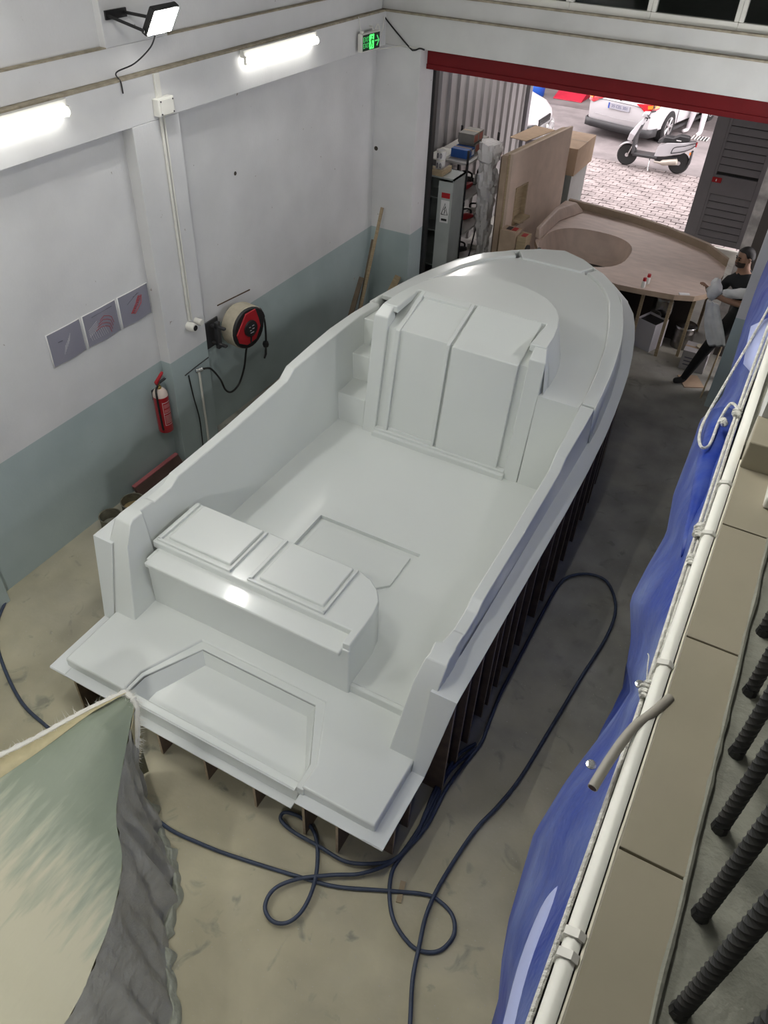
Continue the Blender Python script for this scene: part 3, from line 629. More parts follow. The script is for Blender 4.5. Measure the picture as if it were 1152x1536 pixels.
# supply pipe and hose below the reel
t = thing('air_supply_line', 'white wall pipe with tap and black hose looping to the reel', 'pipe', (-4.94, 5.37, .04))
obj('riser', MB().tube([(-4.915, 5.37, .03), (-4.915, 5.365, .9), (-4.915, 5.36, .95)], .013, 8), M_PVC, t, smooth=True)
obj('tap', MB().tube([(-4.93, 5.33, .955), (-4.9, 5.40, .955)], .02, 8), M_STEEL, t, smooth=True)
obj('hose', MB().tube(smoothpath([(-4.90, 5.40, .955), (-4.89, 5.52, .90), (-4.90, 5.66, .70), (-4.91, 5.74, .52), (-4.91, 5.84, .44), (-4.90, 5.97, .48), (-4.87, 6.05, .66), (-4.83, 6.07, .9), (-4.76, 6.06, 1.0), (-4.745, 6.06, 1.07)]), .011, 8), M_BLACK, t, smooth=True)
tag(obj('floor_cable', MB().tube(smoothpath([(-4.93, 5.22, .96), (-4.925, 5.24, .7), (-4.92, 5.28, .4), (-4.915, 5.27, .1), (-4.91, 5.26, .02)]), .007, 6), M_BLACK), 'black cable hanging down the pilaster beside the white pipe', 'cable')
tag(obj('cable_clip_rail', MB().tube([(-4.93, 5.17, .985), (-4.93, 5.35, 1.0), (-4.93, 5.55, 1.01)], .006, 6), M_DARK), 'thin dark rail screwed to the pilaster above the tap', 'rail')

tag(obj('wall_slot', MB().tube([(-5.058, 5.93, 1.405), (-5.057, 6.2, 1.385), (-5.058, 6.5, 1.36)], .007, 5), mat('rusty_brown', (.14, .09, .05), .9, var=.5, scale=30)), 'thin rusty slot in the wall above the hose reel', 'slot')
tag(obj('wall_hole', MB().lathe([(.022, -5.062), (.016, -5.054), (.003, -5.056)], (0, 6.42, 2.62), 9, 'x'), mat('dark_hole', (.05, .04, .03), .9)), 'small dark hole in the white wall right of the conduit', 'hole')
tag(obj('wall_hole', MB().lathe([(.028, 9.276), (.02, 9.283), (.004, 9.282)], (-5.02, 0, 2.2), 9, 'y'), mat('dark_hole', (.05, .04, .03), .9)), 'small dark hole in the corner column halfway up', 'hole')
# tins, plank and offcuts on the floor by the left wall
M_TIN = mat('dirty_tin', (.20, .19, .14), .7, var=.4, scale=15); M_TINI = mat('dried_resin', (.42, .32, .15), .6, var=.4, scale=12)
def tin(loc, r, h, label, fill, fm):
    t = thing('resin_tin', label, 'tin', loc)
    obj('can', MB().lathe([(r * .96, 0), (r, .01), (r * .97, h * .5), (r, h - .01), (r + .006, h), (r - .004, h), (r - .006, .01), (.01, .012)], (0, 0, 0), 24), M_TIN, t, world=False, smooth=True, sharp=50)
    obj('contents', MB().lathe([(r - .008, fill - .01), (r - .008, fill), (.01, fill + .006)], (0, 0, 0), 20), fm, t, world=False, smooth=True)
tin((-4.86, 3.80, 0), .105, .15, 'open dirty resin tin nearest the camera on the floor by the left wall', .04, mat('grey_sludge', (.25, .25, .21), .4))
tin((-4.82, 4.07, 0), .115, .16, 'open resin tin with amber crust behind the nearest tin', .07, M_TINI)
t = thing('plank', 'dark red edged plank leaning low against the left wall', 'plank', (-4.78, 4.55, 0))
obj('board', MB().prism([(-5.03, .10), (-4.99, .10), (-4.93, .0), (-4.97, .0)], 4.28, 4.95, 'y'), mat('dark_stained_wood', (.10, .06, .05), .6, var=.3), t)
obj('painted_edge', MB().prism([(-5.032, .10), (-4.988, .10), (-4.988, .112), (-5.032, .112)], 4.28, 4.95, 'y'), mat('pinkish_red_edge', (.40, .12, .13), .5), t)
tag(obj('rag_offcut', MB().prism([(-4.85, 4.62), (-4.75, 4.58), (-4.68, 4.78), (-4.80, 4.85)], 0, .05), M_DARK, bevel=.015), 'dark crumpled offcut on the floor beyond the red-edged plank', 'offcut')

# sticks in the corner
for k, (a, b, r, lab) in enumerate((((-4.95, 8.75, .02), (-4.87, 9.22, 1.50), .02, 'long thin wooden batten leaning highest in the corner'), ((-5.0, 8.86, .02), (-4.99, 9.2, 1.05), .03, 'tapered dark plank leaning in the corner behind the long batten'), ((-4.72, 8.8, .02), (-4.58, 9.22, .62), .05, 'short wide wooden offcut leaning at the foot of the corner column'), ((-5.02, 8.6, .02), (-5.03, 8.98, .58), .035, 'short dark board leftmost in the corner bundle'))):
    A, B = Vector(a), Vector(b); d = (B - A).normalized(); s2 = d.cross(Vector((0, 0, 1))).normalized(); n2 = d.cross(s2)
    tp = .45 if k == 1 else 1.0
    tag(obj('wooden_batten', MB().loft([[A + s2 * r + n2 * .01, A - s2 * r + n2 * .01, A - s2 * r - n2 * .01, A + s2 * r - n2 * .01], [B + s2 * r * tp + n2 * .01, B - s2 * r * tp + n2 * .01, B - s2 * r * tp - n2 * .01, B + s2 * r * tp - n2 * .01]]), M_TAN if k in (0, 2) else mat('weathered_wood', (.22, .17, .12), .8, var=.3, scale=9)), lab, 'batten')
tag(obj('plaster_bucket', MB().lathe([(.10, 0), (.13, .22), (.135, .23), (.12, .225), (.09, .02), (.01, .02)], (-4.72, 8.55, .0), 20), mat('dusty_white_plastic', (.6, .58, .54), .7), smooth=True), 'small pale bucket beside the offcuts behind the boat', 'bucket')

# exit sign and loose cables in the corner
t = thing('exit_sign', 'green lit exit sign with running figure and arrow in the corner', 'sign', (-4.90, 8.76, 3.40))
Me = Matrix.Translation((-4.87, 8.76, 3.475)) @ Matrix.Rotation(math.radians(-4), 4, 'Z')
obj('sign_box', MB().box(-.03, .025, -.185, .185, -.09, .09, Me), M_PVC, t, bevel=.008)
obj('sign_face', MB().box(.024, .028, -.165, .175, -.078, .078, Me), mat('black_green_sign_face', (.004, .02, .008), .3), t)
M_EMG = mat('lit_green_sign', (.1, .8, .2), .5, emit=(.06, .9, .12), estr=1.6)
M_EMG2 = mat('dim_green_sign', (.1, .5, .2), .5, emit=(.05, .45, .10), estr=.9)
off = -t.location
Mt = Matrix.Translation(off) @ Me @ Matrix(((0, 0, 1, .0295), (1, 0, 0, 0), (0, 1, 0, 0), (0, 0, 0, 1)))
text_part('lettering', 'EXIT', .068, M_EMG2, t, Mt @ Matrix.Translation((-.095, .03, 0)))
text_part('lettering', 'EXIT', .068, M_EMG2, t, Mt @ Matrix.Translation((-.095, -.03, 0)))
obj('door_symbol', MB().box(.028, .030, -.035, .055, -.07, .07, Me), M_EMG, t)
ru = MB()
ru.lathe([(.011, .030), (.011, .032)], (0, .018, .045), 10, 'x', M=Me)
for p in ([(.015, .03), (.005, -.005), (.025, -.03), (.02, -.06)], [(.005, -.005), (-.005, -.03), (-.025, -.045)], [(.015, .028), (.035, .01), (.045, .02)], [(.015, .028), (-.005, .02), (-.015, .0)]):
    ru.tube([Me @ Vector((.031, a, b)) for a, b in p], .0055, 5)
obj('running_figure', ru, mat('sign_dark_green', (.005, .06, .015), .5), t)
ar = MB(); ar.tube([Me @ Vector((.029, a, b)) for a, b in ((.075, 0), (.15, 0))], .007, 5); ar.tube([Me @ Vector((.029, a, b)) for a, b in ((.115, .05), (.155, .0), (.115, -.05))], .008, 5)
obj('arrow_symbol', ar, M_EMG2, t)
hg = MB(); hg.tube([(-4.885, 8.62, 3.56), (-4.925, 8.61, 3.72)], .004, 5); hg.tube([(-4.885, 8.88, 3.56), (-4.90, 8.88, 3.60), (-4.935, 8.88, 3.60)], .007, 5); hg.box(-4.90, -4.87, 8.605, 8.635, 3.56, 3.59)
obj('hanger', hg, M_PVC, t)
tag(obj('loose_cable', MB().tube(smoothpath([(-4.92, 9.20, 3.66), (-4.91, 9.14, 3.52), (-4.91, 9.05, 3.44), (-4.91, 8.98, 3.46), (-4.91, 8.97, 3.56), (-4.91, 9.04, 3.60), (-4.91, 9.08, 3.50), (-4.90, 9.02, 3.40), (-4.90, 9.0, 3.36), (-4.85, 9.24, 3.35), (-4.7, 9.26, 3.38), (-4.5, 9.265, 3.375)]), .0055, 6), M_PVC), 'thin white cable looped in the corner beside the exit sign', 'cable')
tag(obj('black_cable', MB().tube(smoothpath([(-4.96, 9.262, 3.69), (-4.93, 9.265, 3.62), (-4.62, 9.265, 3.38), (-4.55, 9.26, 3.355), (-4.48, 9.265, 3.38), (-4.42, 9.27, 3.372)]), .009, 6), M_BLACK), 'black cable slanting from the corner to the shutter box', 'cable')

# ================================================================== BEYOND THE DOORWAY, LEFT
# metal cabinet with open door
t = thing('metal_cabinet', 'tall grey metal cabinet with its door ajar', 'cabinet', (-4.45, 10.15, 0))
cb = MB(); x0, x1, y0, y1, H = -4.86, -4.17, 9.92, 10.32, 1.80
cb.box(x0, -4.56, y0, y0 + .02, 0, H); cb.box(x0, x0 + .02, y0, y1, 0, H); cb.box(x1 - .02, x1, y0, y1, 0, H); cb.box(x0, x1, y1 - .02, y1, 0, H); cb.box(x0, x1, y0, y1, H - .02, H); cb.box(x0, x1, y0, y1, 0, .05)
obj('carcass', cb, M_GREYMET, t)
for zz in (.55, 1.05, 1.5): obj('shelf', MB().box(x0 + .02, x1 - .02, y0 + .03, y1 - .02, zz, zz + .015), M_GREYMET, t)
Md = Matrix.Translation((x1 - .002, y0 - .002, 0)) @ Matrix.Rotation(math.radians(5), 4, 'Z')
dr = obj('door', MB().box(-.205, 0, -.02, 0, .05, H - .04, Md), mat('pale_grey_door', (.40, .43, .42), .4, metal=.1, var=.08), t, bevel=.004)
sg = obj('warning_sticker', MB().box(-.15, -.03, -.0225, -.0195, 1.22, 1.52, Md), M_PAPER, dr)
dr2 = MB().box(-.15, -.03, -.0235, -.0215, 1.55, 1.62, Md); obj('red_sticker', dr2, M_RED, dr)
M90 = Md @ Matrix(((1, 0, 0, 0), (0, 0, -1, -.0235), (0, 1, 0, 0), (0, 0, 0, 1)))
tri = MB(); tri.tube([Md @ Vector((a, -.024, b)) for a, b in ((-.135, 1.33), (-.045, 1.33), (-.09, 1.48), (-.135, 1.33))], .006, 5)
tri.tube([Md @ Vector((a, -.024, b)) for a, b in ((-.08, 1.44), (-.10, 1.395), (-.082, 1.395), (-.092, 1.345))], .005, 5); tri.box(-.13, -.05, -.0245, -.022, 1.245, 1.275, Md)
obj('hazard_symbol', tri, M_BLACK, dr)
tr_ = thing('wooden_tray', 'shallow raw wooden tray on top of the grey cabinet', 'tray', (-4.6, 10.08, 1.80))
tb_ = MB(); tb_.box(-4.86, -4.36, 9.93, 10.24, 1.80, 1.815); obj('tray_base', tb_, M_TAN, tr_)
for b in ((-4.86, -4.36, 9.93, 9.945, 1.815, 1.88), (-4.86, -4.845, 9.945, 10.24, 1.815, 1.9), (-4.40, -4.36, 9.945, 10.24, 1.815, 1.87)): obj('tray_side', MB().box(*b), M_TAN, tr_)
def paint_can(loc, r, h, label):
    t = thing('paint_can', label, 'can', loc, 0, None)
    obj('can_body', MB().lathe([(r, 0), (r, h)], (0, 0, 0), 20), mat('white_can_label', (.66, .66, .66), .4), t, world=False, smooth=True, sharp=50)
    obj('lid', MB().lathe([(r + .004, h - .012), (r + .004, h + .004), (r - .01, h + .004), (r - .014, h - .002), (.005, h - .002)], (0, 0, 0), 20), M_PVC, t, world=False, smooth=True, sharp=50)
    for a in (-1.9, -1.2):
        obj('label_mark', MB().tube([((r + .002) * math.cos(a + .16 * math.cos(q)), (r + .002) * math.sin(a + .16 * math.cos(q)), h * .48 + .03 * math.sin(q)) for q in [2 * PI * k / 12 for k in range(13)]], .005, 4), M_INKB, t, world=False)
paint_can((-4.66, 10.10, 1.816), .062, .115, 'white paint can with dark ring mark, left one in the cabinet-top tray')
paint_can((-4.50, 10.17, 1.816), .062, .125, 'white paint can carrying another can, in the cabinet-top tray')
paint_can((-4.50, 10.17, 1.948), .064, .11, 'white paint can stacked on top of the right-hand can')
# shelving unit
t = thing('shelving_unit', 'dark slotted-angle shelving unit full of boxes and tools', 'shelf', (-4.6, 11.1, 0))
for xx, yy in ((-4.87, 10.55), (-4.28, 10.55), (-4.87, 11.65), (-4.28, 11.65)):
    pb = MB(); pb.box(xx, xx + .035, yy, yy + .004, 0, 2.0); pb.box(xx, xx + .004, yy, yy + .035, 0, 2.0)
    po = obj('post', pb, M_DARK, t)
ho = MB()
for k in range(34): ho.box(-4.284, -4.279, 11.662, 11.676, .06 + .057 * k, .085 + .057 * k)
h_ = obj('post_slots', ho, M_STEEL, t); h_['kind'] = 'stuff'
SH = (.30, .80, 1.30, 1.80)
for zz in SH:
    obj('shelf_board', MB().box(-4.87, -4.25, 10.55, 11.68, zz, zz + .03), mat('pale_shelf_steel', (.42, .40, .38), .5, var=.15), t)
obj('shelf_brace', MB().tube([(-4.28, 10.9, .02), (-4.27, 11.2, .8)], .012, 6), M_DARK, t)
M_BOXO = mat('orange_print', (.34, .10, .07), .6); M_BOXG = mat('grey_carton', (.26, .25, .23), .7, var=.2)
def carton(x0, x1, y0, y1, z0, z1, label, m=M_BOXG, prints=True, cat='box'):
    t = thing('carton', label, cat, ((x0 + x1) / 2, (y0 + y1) / 2, z0))
    obj('box_body', MB().box(x0, x1, y0, y1, z0, z1), m, t, bevel=.004)
    obj('box_tape', MB().box(x0 - .001, x1 + .001, (y0 + y1) / 2 - .02, (y0 + y1) / 2 + .02, z1 - .03, z1 + .0015), mat('brown_tape', (.35, .25, .15), .4), t)
    if prints:
        for yy in (y0 + .03, (y0 + y1) / 2 + .02): obj('printed_panel', MB().box(x1 - .001, x1 + .002, yy, yy + (y1 - y0) / 2 - .06, z0 + .02, z1 - .02), M_BOXO, t)
    return t
carton(-4.62, -4.38, 10.98, 11.34, 1.962, 2.09, 'grey and orange carton on the top shelf, stacked upper one')
carton(-4.62, -4.36, 11.02, 11.52, 1.83, 1.958, 'grey and orange carton on the top shelf, lower one at right end')
tb3 = carton(-4.60, -4.34, 10.72, 10.96, 1.83, 1.945, 'bright blue carton on the top shelf nearest the camera', mat('blue_carton', (.02, .09, .33), .5), False)
obj('box_label', MB().box(-4.341, -4.337, 10.86, 10.94, 1.85, 1.92), M_PAPER, tb3)
tag(obj('foam_board', MB().box(-4.86, -4.62, 10.45, 11.0, 1.83, 1.845), M_PVC), 'white flat panel lying on the top shelf behind the cans', 'panel')
def tool(loc, rz, label, body_m):
    t = thing('power_tool', label, 'tool', loc, rz)
    obj('motor_body', MB().lathe([(.02, -.12), (.045, -.11), (.05, 0), (.04, .08), (.03, .12), (.01, .125)], (0, 0, .055), 14, 'x'), body_m, t, world=False, smooth=True)
    obj('grip', MB().tube(smoothpath([(-.10, 0, .08), (-.10, 0, .15), (0, 0, .17), (.08, 0, .14), (.09, 0, .08)], 4), .014, 8), M_BLACK, t, world=False, smooth=True)
    obj('power_cord', MB().tube(smoothpath([(-.12, 0, .05), (-.16, .06, .012), (-.05, .14, .01), (.08, .11, .01), (.12, .04, .01)], 5), .006, 6), M_BLACK, t, world=False)
tool((-4.55, 11.25, 1.33), .5, 'black power tool with red end on the second shelf', M_BLACK)
tool((-4.42, 11.0, 1.33), 1.4, 'red-bodied power tool nearest the camera on the second shelf', M_RED)
tool((-4.42, 11.42, 1.33), 2.1, 'grey power tool at the right end of the second shelf', M_GREYMET)
tool((-4.45, 11.15, .83), .9, 'red-gripped power tool on the third shelf', M_RED)
tool((-4.40, 11.45, .83), .2, 'white power tool at the right end of the third shelf', M_PVC)
tool((-4.48, 11.1, .33), .7, 'black power tool on the lowest shelf', M_BLACK)
tag(obj('white_tray_box', MB().box(-4.45, -4.3, 11.35, 11.55, .33, .40), M_PVC, bevel=.01), 'white flat box at the right end of the lowest shelf', 'box')
tag(obj('clear_bag', MB().lathe([(.02, 0), (.17, .03), (.19, .16), (.11, .28), (.03, .34)], (-4.25, 11.95, 0), 14), mat('crumpled_clear_film', (.62, .60, .58), .15, alpha=.55, bump=1.0, bscale=18), smooth=True), 'crumpled clear plastic bag on the floor below the shelving', 'bag')
# wrapped plastic bundle hanging on the end of the boards
pl_rows = []
for k in range(46):
    f = k / 45; z = 2.08 - 2.02 * f
    yc = 10.84 + .22 * f; hw = .085 + .075 * math.sin(PI * min(1, .15 + f * 1.1)) + (.05 if k < 6 else 0)
    ring = []
    for q in range(28):
        a = 2 * PI * q / 28
        nn = .055 * mnoise.noise(Vector((math.cos(a) * 2.2, math.sin(a) * 2.2, f * 9))) + .045 * mnoise.noise(Vector((math.cos(a) * 5, math.sin(a) * 5, f * 24)))
        ring.append((-4.07 + (hw + nn) * math.cos(a) * .8, yc + (hw + nn) * math.sin(a), max(.005, z + nn * .8)))
    pl_rows.append(ring)
tag(obj('plastic_wrap_bundle', MB().loft(pl_rows), mat('shiny_clear_wrap', (.92, .90, .90), .10, alpha=.85, bump=.8, bscale=22, spec=.9, coat=.6), smooth=True, sharp=25), 'shiny crumpled clear plastic wrap hanging beside the big panel', 'plastic')
# big MDF panel stack leaning by the doorway
t = thing('mdf_panel_stack', 'tall brown MDF panel stack with a rectangular cutout', 'panel', (-3.55, 11.5, 0))
def panel_pts(dx, y0, y1, z0, z1): return None
def skew(x, y, z): return (x + (y - 10.6) * .125 - (2.05 - z) * -.02, y, z)
def slab(name, dx0, dx1, y0, y1, z0, z1, m, parent):
    mb = MB(); vs = [mb.bm.verts.new(skew(x, y, z)) for z in (z0, z1) for y in (y0, y1) for x in (dx0, dx1)]
    for f in ((0, 2, 3, 1), (4, 5, 7, 6), (0, 1, 5, 4), (2, 6, 7, 3), (0, 4, 6, 2), (1, 3, 7, 5)): mb.bm.faces.new([vs[i] for i in f])
    return obj(name, mb, m, parent)
M_MDF2 = mat('dark_mdf_face', (.62, .49, .40), .7, var=.12, scale=5)
# front sheet built around its cutout (y 10.78-11.22, z 1.0-1.6)
for b in ((10.6, 12.45, 1.56, 2.05), (10.6, 12.45, 0, .98), (10.6, 10.80, .98, 1.56), (11.16, 12.45, .98, 1.56)): slab('front_sheet', -3.67, -3.63, *b, M_MDF2, t)
cf = obj('cutout_frame', MB(), M_TAN, t) if False else None
slab('cutout_frame', -3.70, -3.62, 10.80, 10.83, .98, 1.56, M_TAN, t); slab('cutout_frame', -3.70, -3.62, 11.13, 11.16, .98, 1.56, M_TAN, t); slab('cutout_frame', -3.70, -3.62, 10.80, 11.16, 1.54, 1.56, M_TAN, t)
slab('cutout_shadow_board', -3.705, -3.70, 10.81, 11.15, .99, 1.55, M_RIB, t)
slab('back_sheet', -3.78, -3.705, 10.58, 12.45, 0, 2.02, M_MDF, t)
slab('panel_edge', -3.70, -3.67, 10.6, 12.4, 0, 2.04, M_TAN, t)
slab('back_sheet', -3.88, -3.83, 10.75, 12.2, 0, 1.95, M_RIB, t)
slab('cutout_ledge', -3.70, -3.52, 10.83, 11.13, 1.08, 1.12, M_TAN, t)
carton(-3.75, -3.28, 12.55, 13.5, 1.32, 1.72, 'pale cardboard box on the stack behind the tall MDF panel', M_CARD, False)
tag(obj('grey_board', MB().prism([(12.6, 0), (13.45, 0), (13.45, 1.32), (12.6, 1.32)], -3.75, -3.32, 'x'), M_GREYMET, bevel=.006), 'grey panelled crate behind the MDF panel, under the cardboard box', 'crate')
tag(obj('cardboard_sheet', MB().prism([(-4.05, 11.55), (-3.78, 11.5), (-3.62, 12.3), (-3.95, 12.35)], 1.985, 1.995), M_CARD), 'flat cardboard sheet on top of the leaning panels', 'cardboard')
t = thing('wooden_block', 'hollow wooden block frame standing in front of the MDF panel', 'block', (-3.40, 10.6, .3))
obj('block_body', MB().box(-3.58, -3.34, 10.34, 10.56, 0, 1.13), M_MDF, t, bevel=.004); obj('block_top', MB().box(-3.33, -3.2, 10.36, 10.58, 0, 1.08), M_TAN, t, bevel=.004)
for xx, zt in ((-3.52, 1.131), (-3.44, 1.131), (-3.29, 1.081)): obj('hollow', MB().box(xx, xx + .07, 10.40, 10.52, zt - .002, zt + .002), M_RED if xx > -3.5 else M_BLACK, t)
t = thing('cable_spool', 'black and grey spool standing behind the bow', 'spool', (-2.98, 10.02, 0))
obj('core', MB().lathe([(.05, -.09), (.05, .09)], (-2.98, 10.02, 1.03), 16, 'x'), M_STEEL, t, smooth=True)
for d in (-.09, .07): obj('rim', MB().lathe([(.10, d), (.10, d + .025)], (-2.98, 10.02, 1.03), 18, 'x'), M_BLACK, t, smooth=True, sharp=50)
obj('stand', MB().box(-3.08, -2.88, 9.93, 10.11, .0, .93), M_MDF, t)
obj('red_flag', MB().box(-2.88, -2.85, 9.94, 10.12, .98, 1.09), M_RED, t)

# ================================================================== BIG BROWN PLUG (second mould)
ZS = .95
t = thing('brown_hull_plug', 'large brown wooden plug with a rounded hollow behind the bow', 'mould', (-1.9, 11.0, 0))
out = [(-1.95, 9.93), (-1.74, 9.90), (-1.44, 9.93), (-1.03, 10.0), (-.80, 10.1), (-.67, 10.27), (-.62, 10.6), (-.60, 11.0), (-.62, 11.34), (-.97, 11.75), (-1.61, 12.06), (-2.15, 12.23), (-2.7, 12.31), (-3.22, 12.36), (-3.2, 11.7), (-3.17, 10.7), (-2.95, 10.28), (-2.4, 10.04)]
ec, er = Vector((-2.48, 10.88)), (.62, .66)
def ell(n=36, s=1.0):
    P = []
    for k in range(n):
        a = 2 * PI * k / n; c, s_ = math.cos(a), math.sin(a)
        P.append((ec.x + er[0] * s * math.copysign(abs(c) ** .82, c), ec.y + er[1] * s * math.copysign(abs(s_) ** .75, s_)))
    return P
mb = MB(); bm = mb.bm
def ringedges(P, z):
    vs = [bm.verts.new((x, y, z)) for x, y in P]
    return vs, [bm.edges.new((vs[i], vs[(i + 1) % len(vs)])) for i in range(len(vs))]
v1, e1 = ringedges(out, ZS); v2, e2 = ringedges(ell(), ZS)
bmesh.ops.triangle_fill(bm, use_beauty=True, use_dissolve=False, edges=e1 + e2)
M_PLUG = mat('brushed_brown_plug', (.56, .44, .37), .5, var=.16, scale=5, stretch=(1, 3, 1))
obj('deck', mb, M_PLUG, t)
mb = MB(); E0, E1, E2 = ell(), ell(36, .93), ell(36, .72)
mb.loft([[(x, y, ZS) for x, y in E0], [(x + .02, y - .02, ZS - .30) for x, y in E1], [(x + .03, y - .03, ZS - .42) for x, y in E2]], caps=False); mb.bm.faces.new([mb.bm.verts.new((x + .03, y - .03, ZS - .42)) for x, y in E2])
obj('hollow', mb, M_PLUG, t, smooth=True, sharp=60)
mb = MB(); mb.loft([[(x, y, ZS) for x, y in out], [(x, y, ZS - .07) for x, y in out]], caps=False)
obj('deck_edge', mb, M_MDF, t)
bk = out[8:14]
rows = []
for x, y in bk: rows.append([(x, y - .05, ZS), (x, y - .05, ZS + .10), (x, y + .02, ZS + .10), (x, y + .02, ZS)])
obj('rear_coaming', MB().loft(rows), mat('brown_edge', (.33, .255, .185), .7, var=.15), t)
obj('side_fairing', MB().loft([[(-3.2, 10.75, ZS), (-3.2, 10.75, ZS + .16), (-3.14, 10.75, ZS + .16), (-3.11, 10.75, ZS)], [(-3.22, 11.6, ZS), (-3.22, 11.6, ZS + .18), (-3.15, 11.6, ZS + .18), (-3.11, 11.6, ZS)], [(-3.24, 12.2, ZS), (-3.24, 12.2, ZS + .12), (-3.05, 12.2, ZS + .12), (-2.9, 12.2, ZS)]]), M_PLUG, t, bevel=.02)
for xx, yy in ((-1.75, 10.05), (-1.42, 10.1), (-1.06, 10.15), (-.80, 10.3), (-.72, 11.2), (-2.2, 12.05), (-3.0, 12.15), (-3.0, 10.6)):
    obj('leg', MB().box(xx - .02, xx + .02, yy - .02, yy + .02, 0, ZS - .06), M_TAN, t)
obj('under_frame', MB().box(-2.9, -.85, 10.75, 11.2, .0, .60), mat('dark_under_frame', (.03, .022, .018), .8), t)  # near-black block stands in for the shade under the plug
for x, y, lab in ((-1.44, 9.99, 'small red-capped bottle at the front edge of the brown plug'), (-1.42, 10.14, 'small red-capped bottle standing behind the front bottle')):
    b = thing('bottle', lab, 'bottle', (x, y, ZS + .001))
    obj('bottle_body', MB().lathe([(.026, 0), (.028, .01), (.028, .075), (.014, .095)], (0, 0, 0), 14), M_PVC, b, world=False, smooth=True)
    obj('cap', MB().lathe([(.022, .09), (.022, .13), (.005, .131)], (0, 0, 0), 14), M_RED, b, world=False, smooth=True, sharp=50)
tag(obj('work_cloth_strip', MB().prism([(-.98, 10.03), (-.86, 10.09), (-.88, 10.13), (-1.0, 10.08)], ZS + .001, ZS + .012), M_PAPER), 'small white scrap on the brown plug beside the man', 'scrap')
# things under and in front of it
t = thing('white_carton', 'open white carton with black lining under the brown plug', 'box', (-1.25, 10.4, 0), 0)
Mw = Matrix.Translation((-1.25, 10.38, 0)) @ Matrix.Rotation(math.radians(-22), 4, 'Z')
wb = MB()
for b in ((-.15, .15, -.15, -.14, 0, .40), (-.15, .15, .14, .15, 0, .40), (-.15, -.14, -.14, .14, 0, .40), (.14, .15, -.14, .14, 0, .40), (-.14, .14, -.14, .14, 0, .01)): wb.box(*b, Mw)
obj('carton_sides', wb, mat('white_carton_board', (.52, .51, .54), .7), t)
obj('black_lining', MB().box(-.138, .138, -.138, .138, .2, .37, Mw), M_BLACK, t)
obj('foil_sheet', MB().grid([[Mw @ Vector((-.16 + .1 * i, .15 + .02 * math.sin(i * 2.1 + j), .40 + .09 * j + .02 * math.sin(i * 3 + j))) for i in range(4)] for j in range(4)]), M_STEEL, t, smooth=True, solid=.001, sharp=180)
t = thing('steel_drum', 'shiny steel pail with wire rings on the floor by the plug', 'drum', (-.83, 10.62, 0))
obj('drum_body', MB().lathe([(.135, 0), (.14, .01), (.14, .08), (.145, .09), (.14, .10), (.14, .22), (.145, .23), (.14, .24), (.14, .30)], (-.83, 10.62, 0), 26), mat('worn_steel', (.30, .28, .26), .35, metal=.9, var=.4, scale=9), t, smooth=True, sharp=60)
obj('drum_lid', MB().lathe([(.15, .295), (.155, .31), (.148, .322), (.135, .315), (.01, .312)], (-.83, 10.62, 0), 26), M_STEEL, t, smooth=True, sharp=60)
t = carton(-.72, -.40, 9.98, 10.28, 0, .27, 'grey printed carton on the floor behind the man\'s leg', mat('grey_box_board', (.36, .345, .35), .7, var=.1), False)
for k in range(3): obj('printed_line', MB().box(-.68, -.52 + .03 * k, 9.978, 9.9795, .07 + .05 * k, .085 + .05 * k), M_INKB, t)
tag(obj('paper_cup_plate', MB().lathe([(.05, .272), (.075, .283), (.07, .285), (.045, .276), (.005, .275)], (-.52, 10.18, 0), 18), M_TILE, smooth=True), 'small round dish on top of the grey printed carton', 'dish')
t = thing('white_bucket', 'small white plastic pail beside the open carton', 'bucket', (-1.50, 10.1, 0))
obj('pail', MB().lathe([(.07, 0), (.09, .2), (.094, .205), (.086, .2), (.065, .01), (.005, .01)], (-1.50, 10.12, 0), 18), M_PVC, t, smooth=True)
obj('pail_handle', MB().tube([(-1.50 + .09 * math.cos(a), 10.12, .2 + .07 * math.sin(a)) for a in [PI * k / 10 for k in range(11)]], .003, 5), M_STEEL, t)
tag(obj('broom_stick', MB().tube([(-.30, 9.35, .012), (-.28, 9.75, .55)], .011, 8), M_TAN), 'thin wooden stick leaning beside the right-hand column', 'stick')
tag(obj('scrap_board', MB().box(-.62, -.36, 9.55, 9.85, 0, .012, Matrix.Translation((-.5, 9.7, 0)) @ Matrix.Rotation(.5, 4, 'Z') @ Matrix.Translation((.5, -9.7, 0))), M_CARD), 'flat cardboard scrap on the floor at the man\'s feet', 'cardboard')
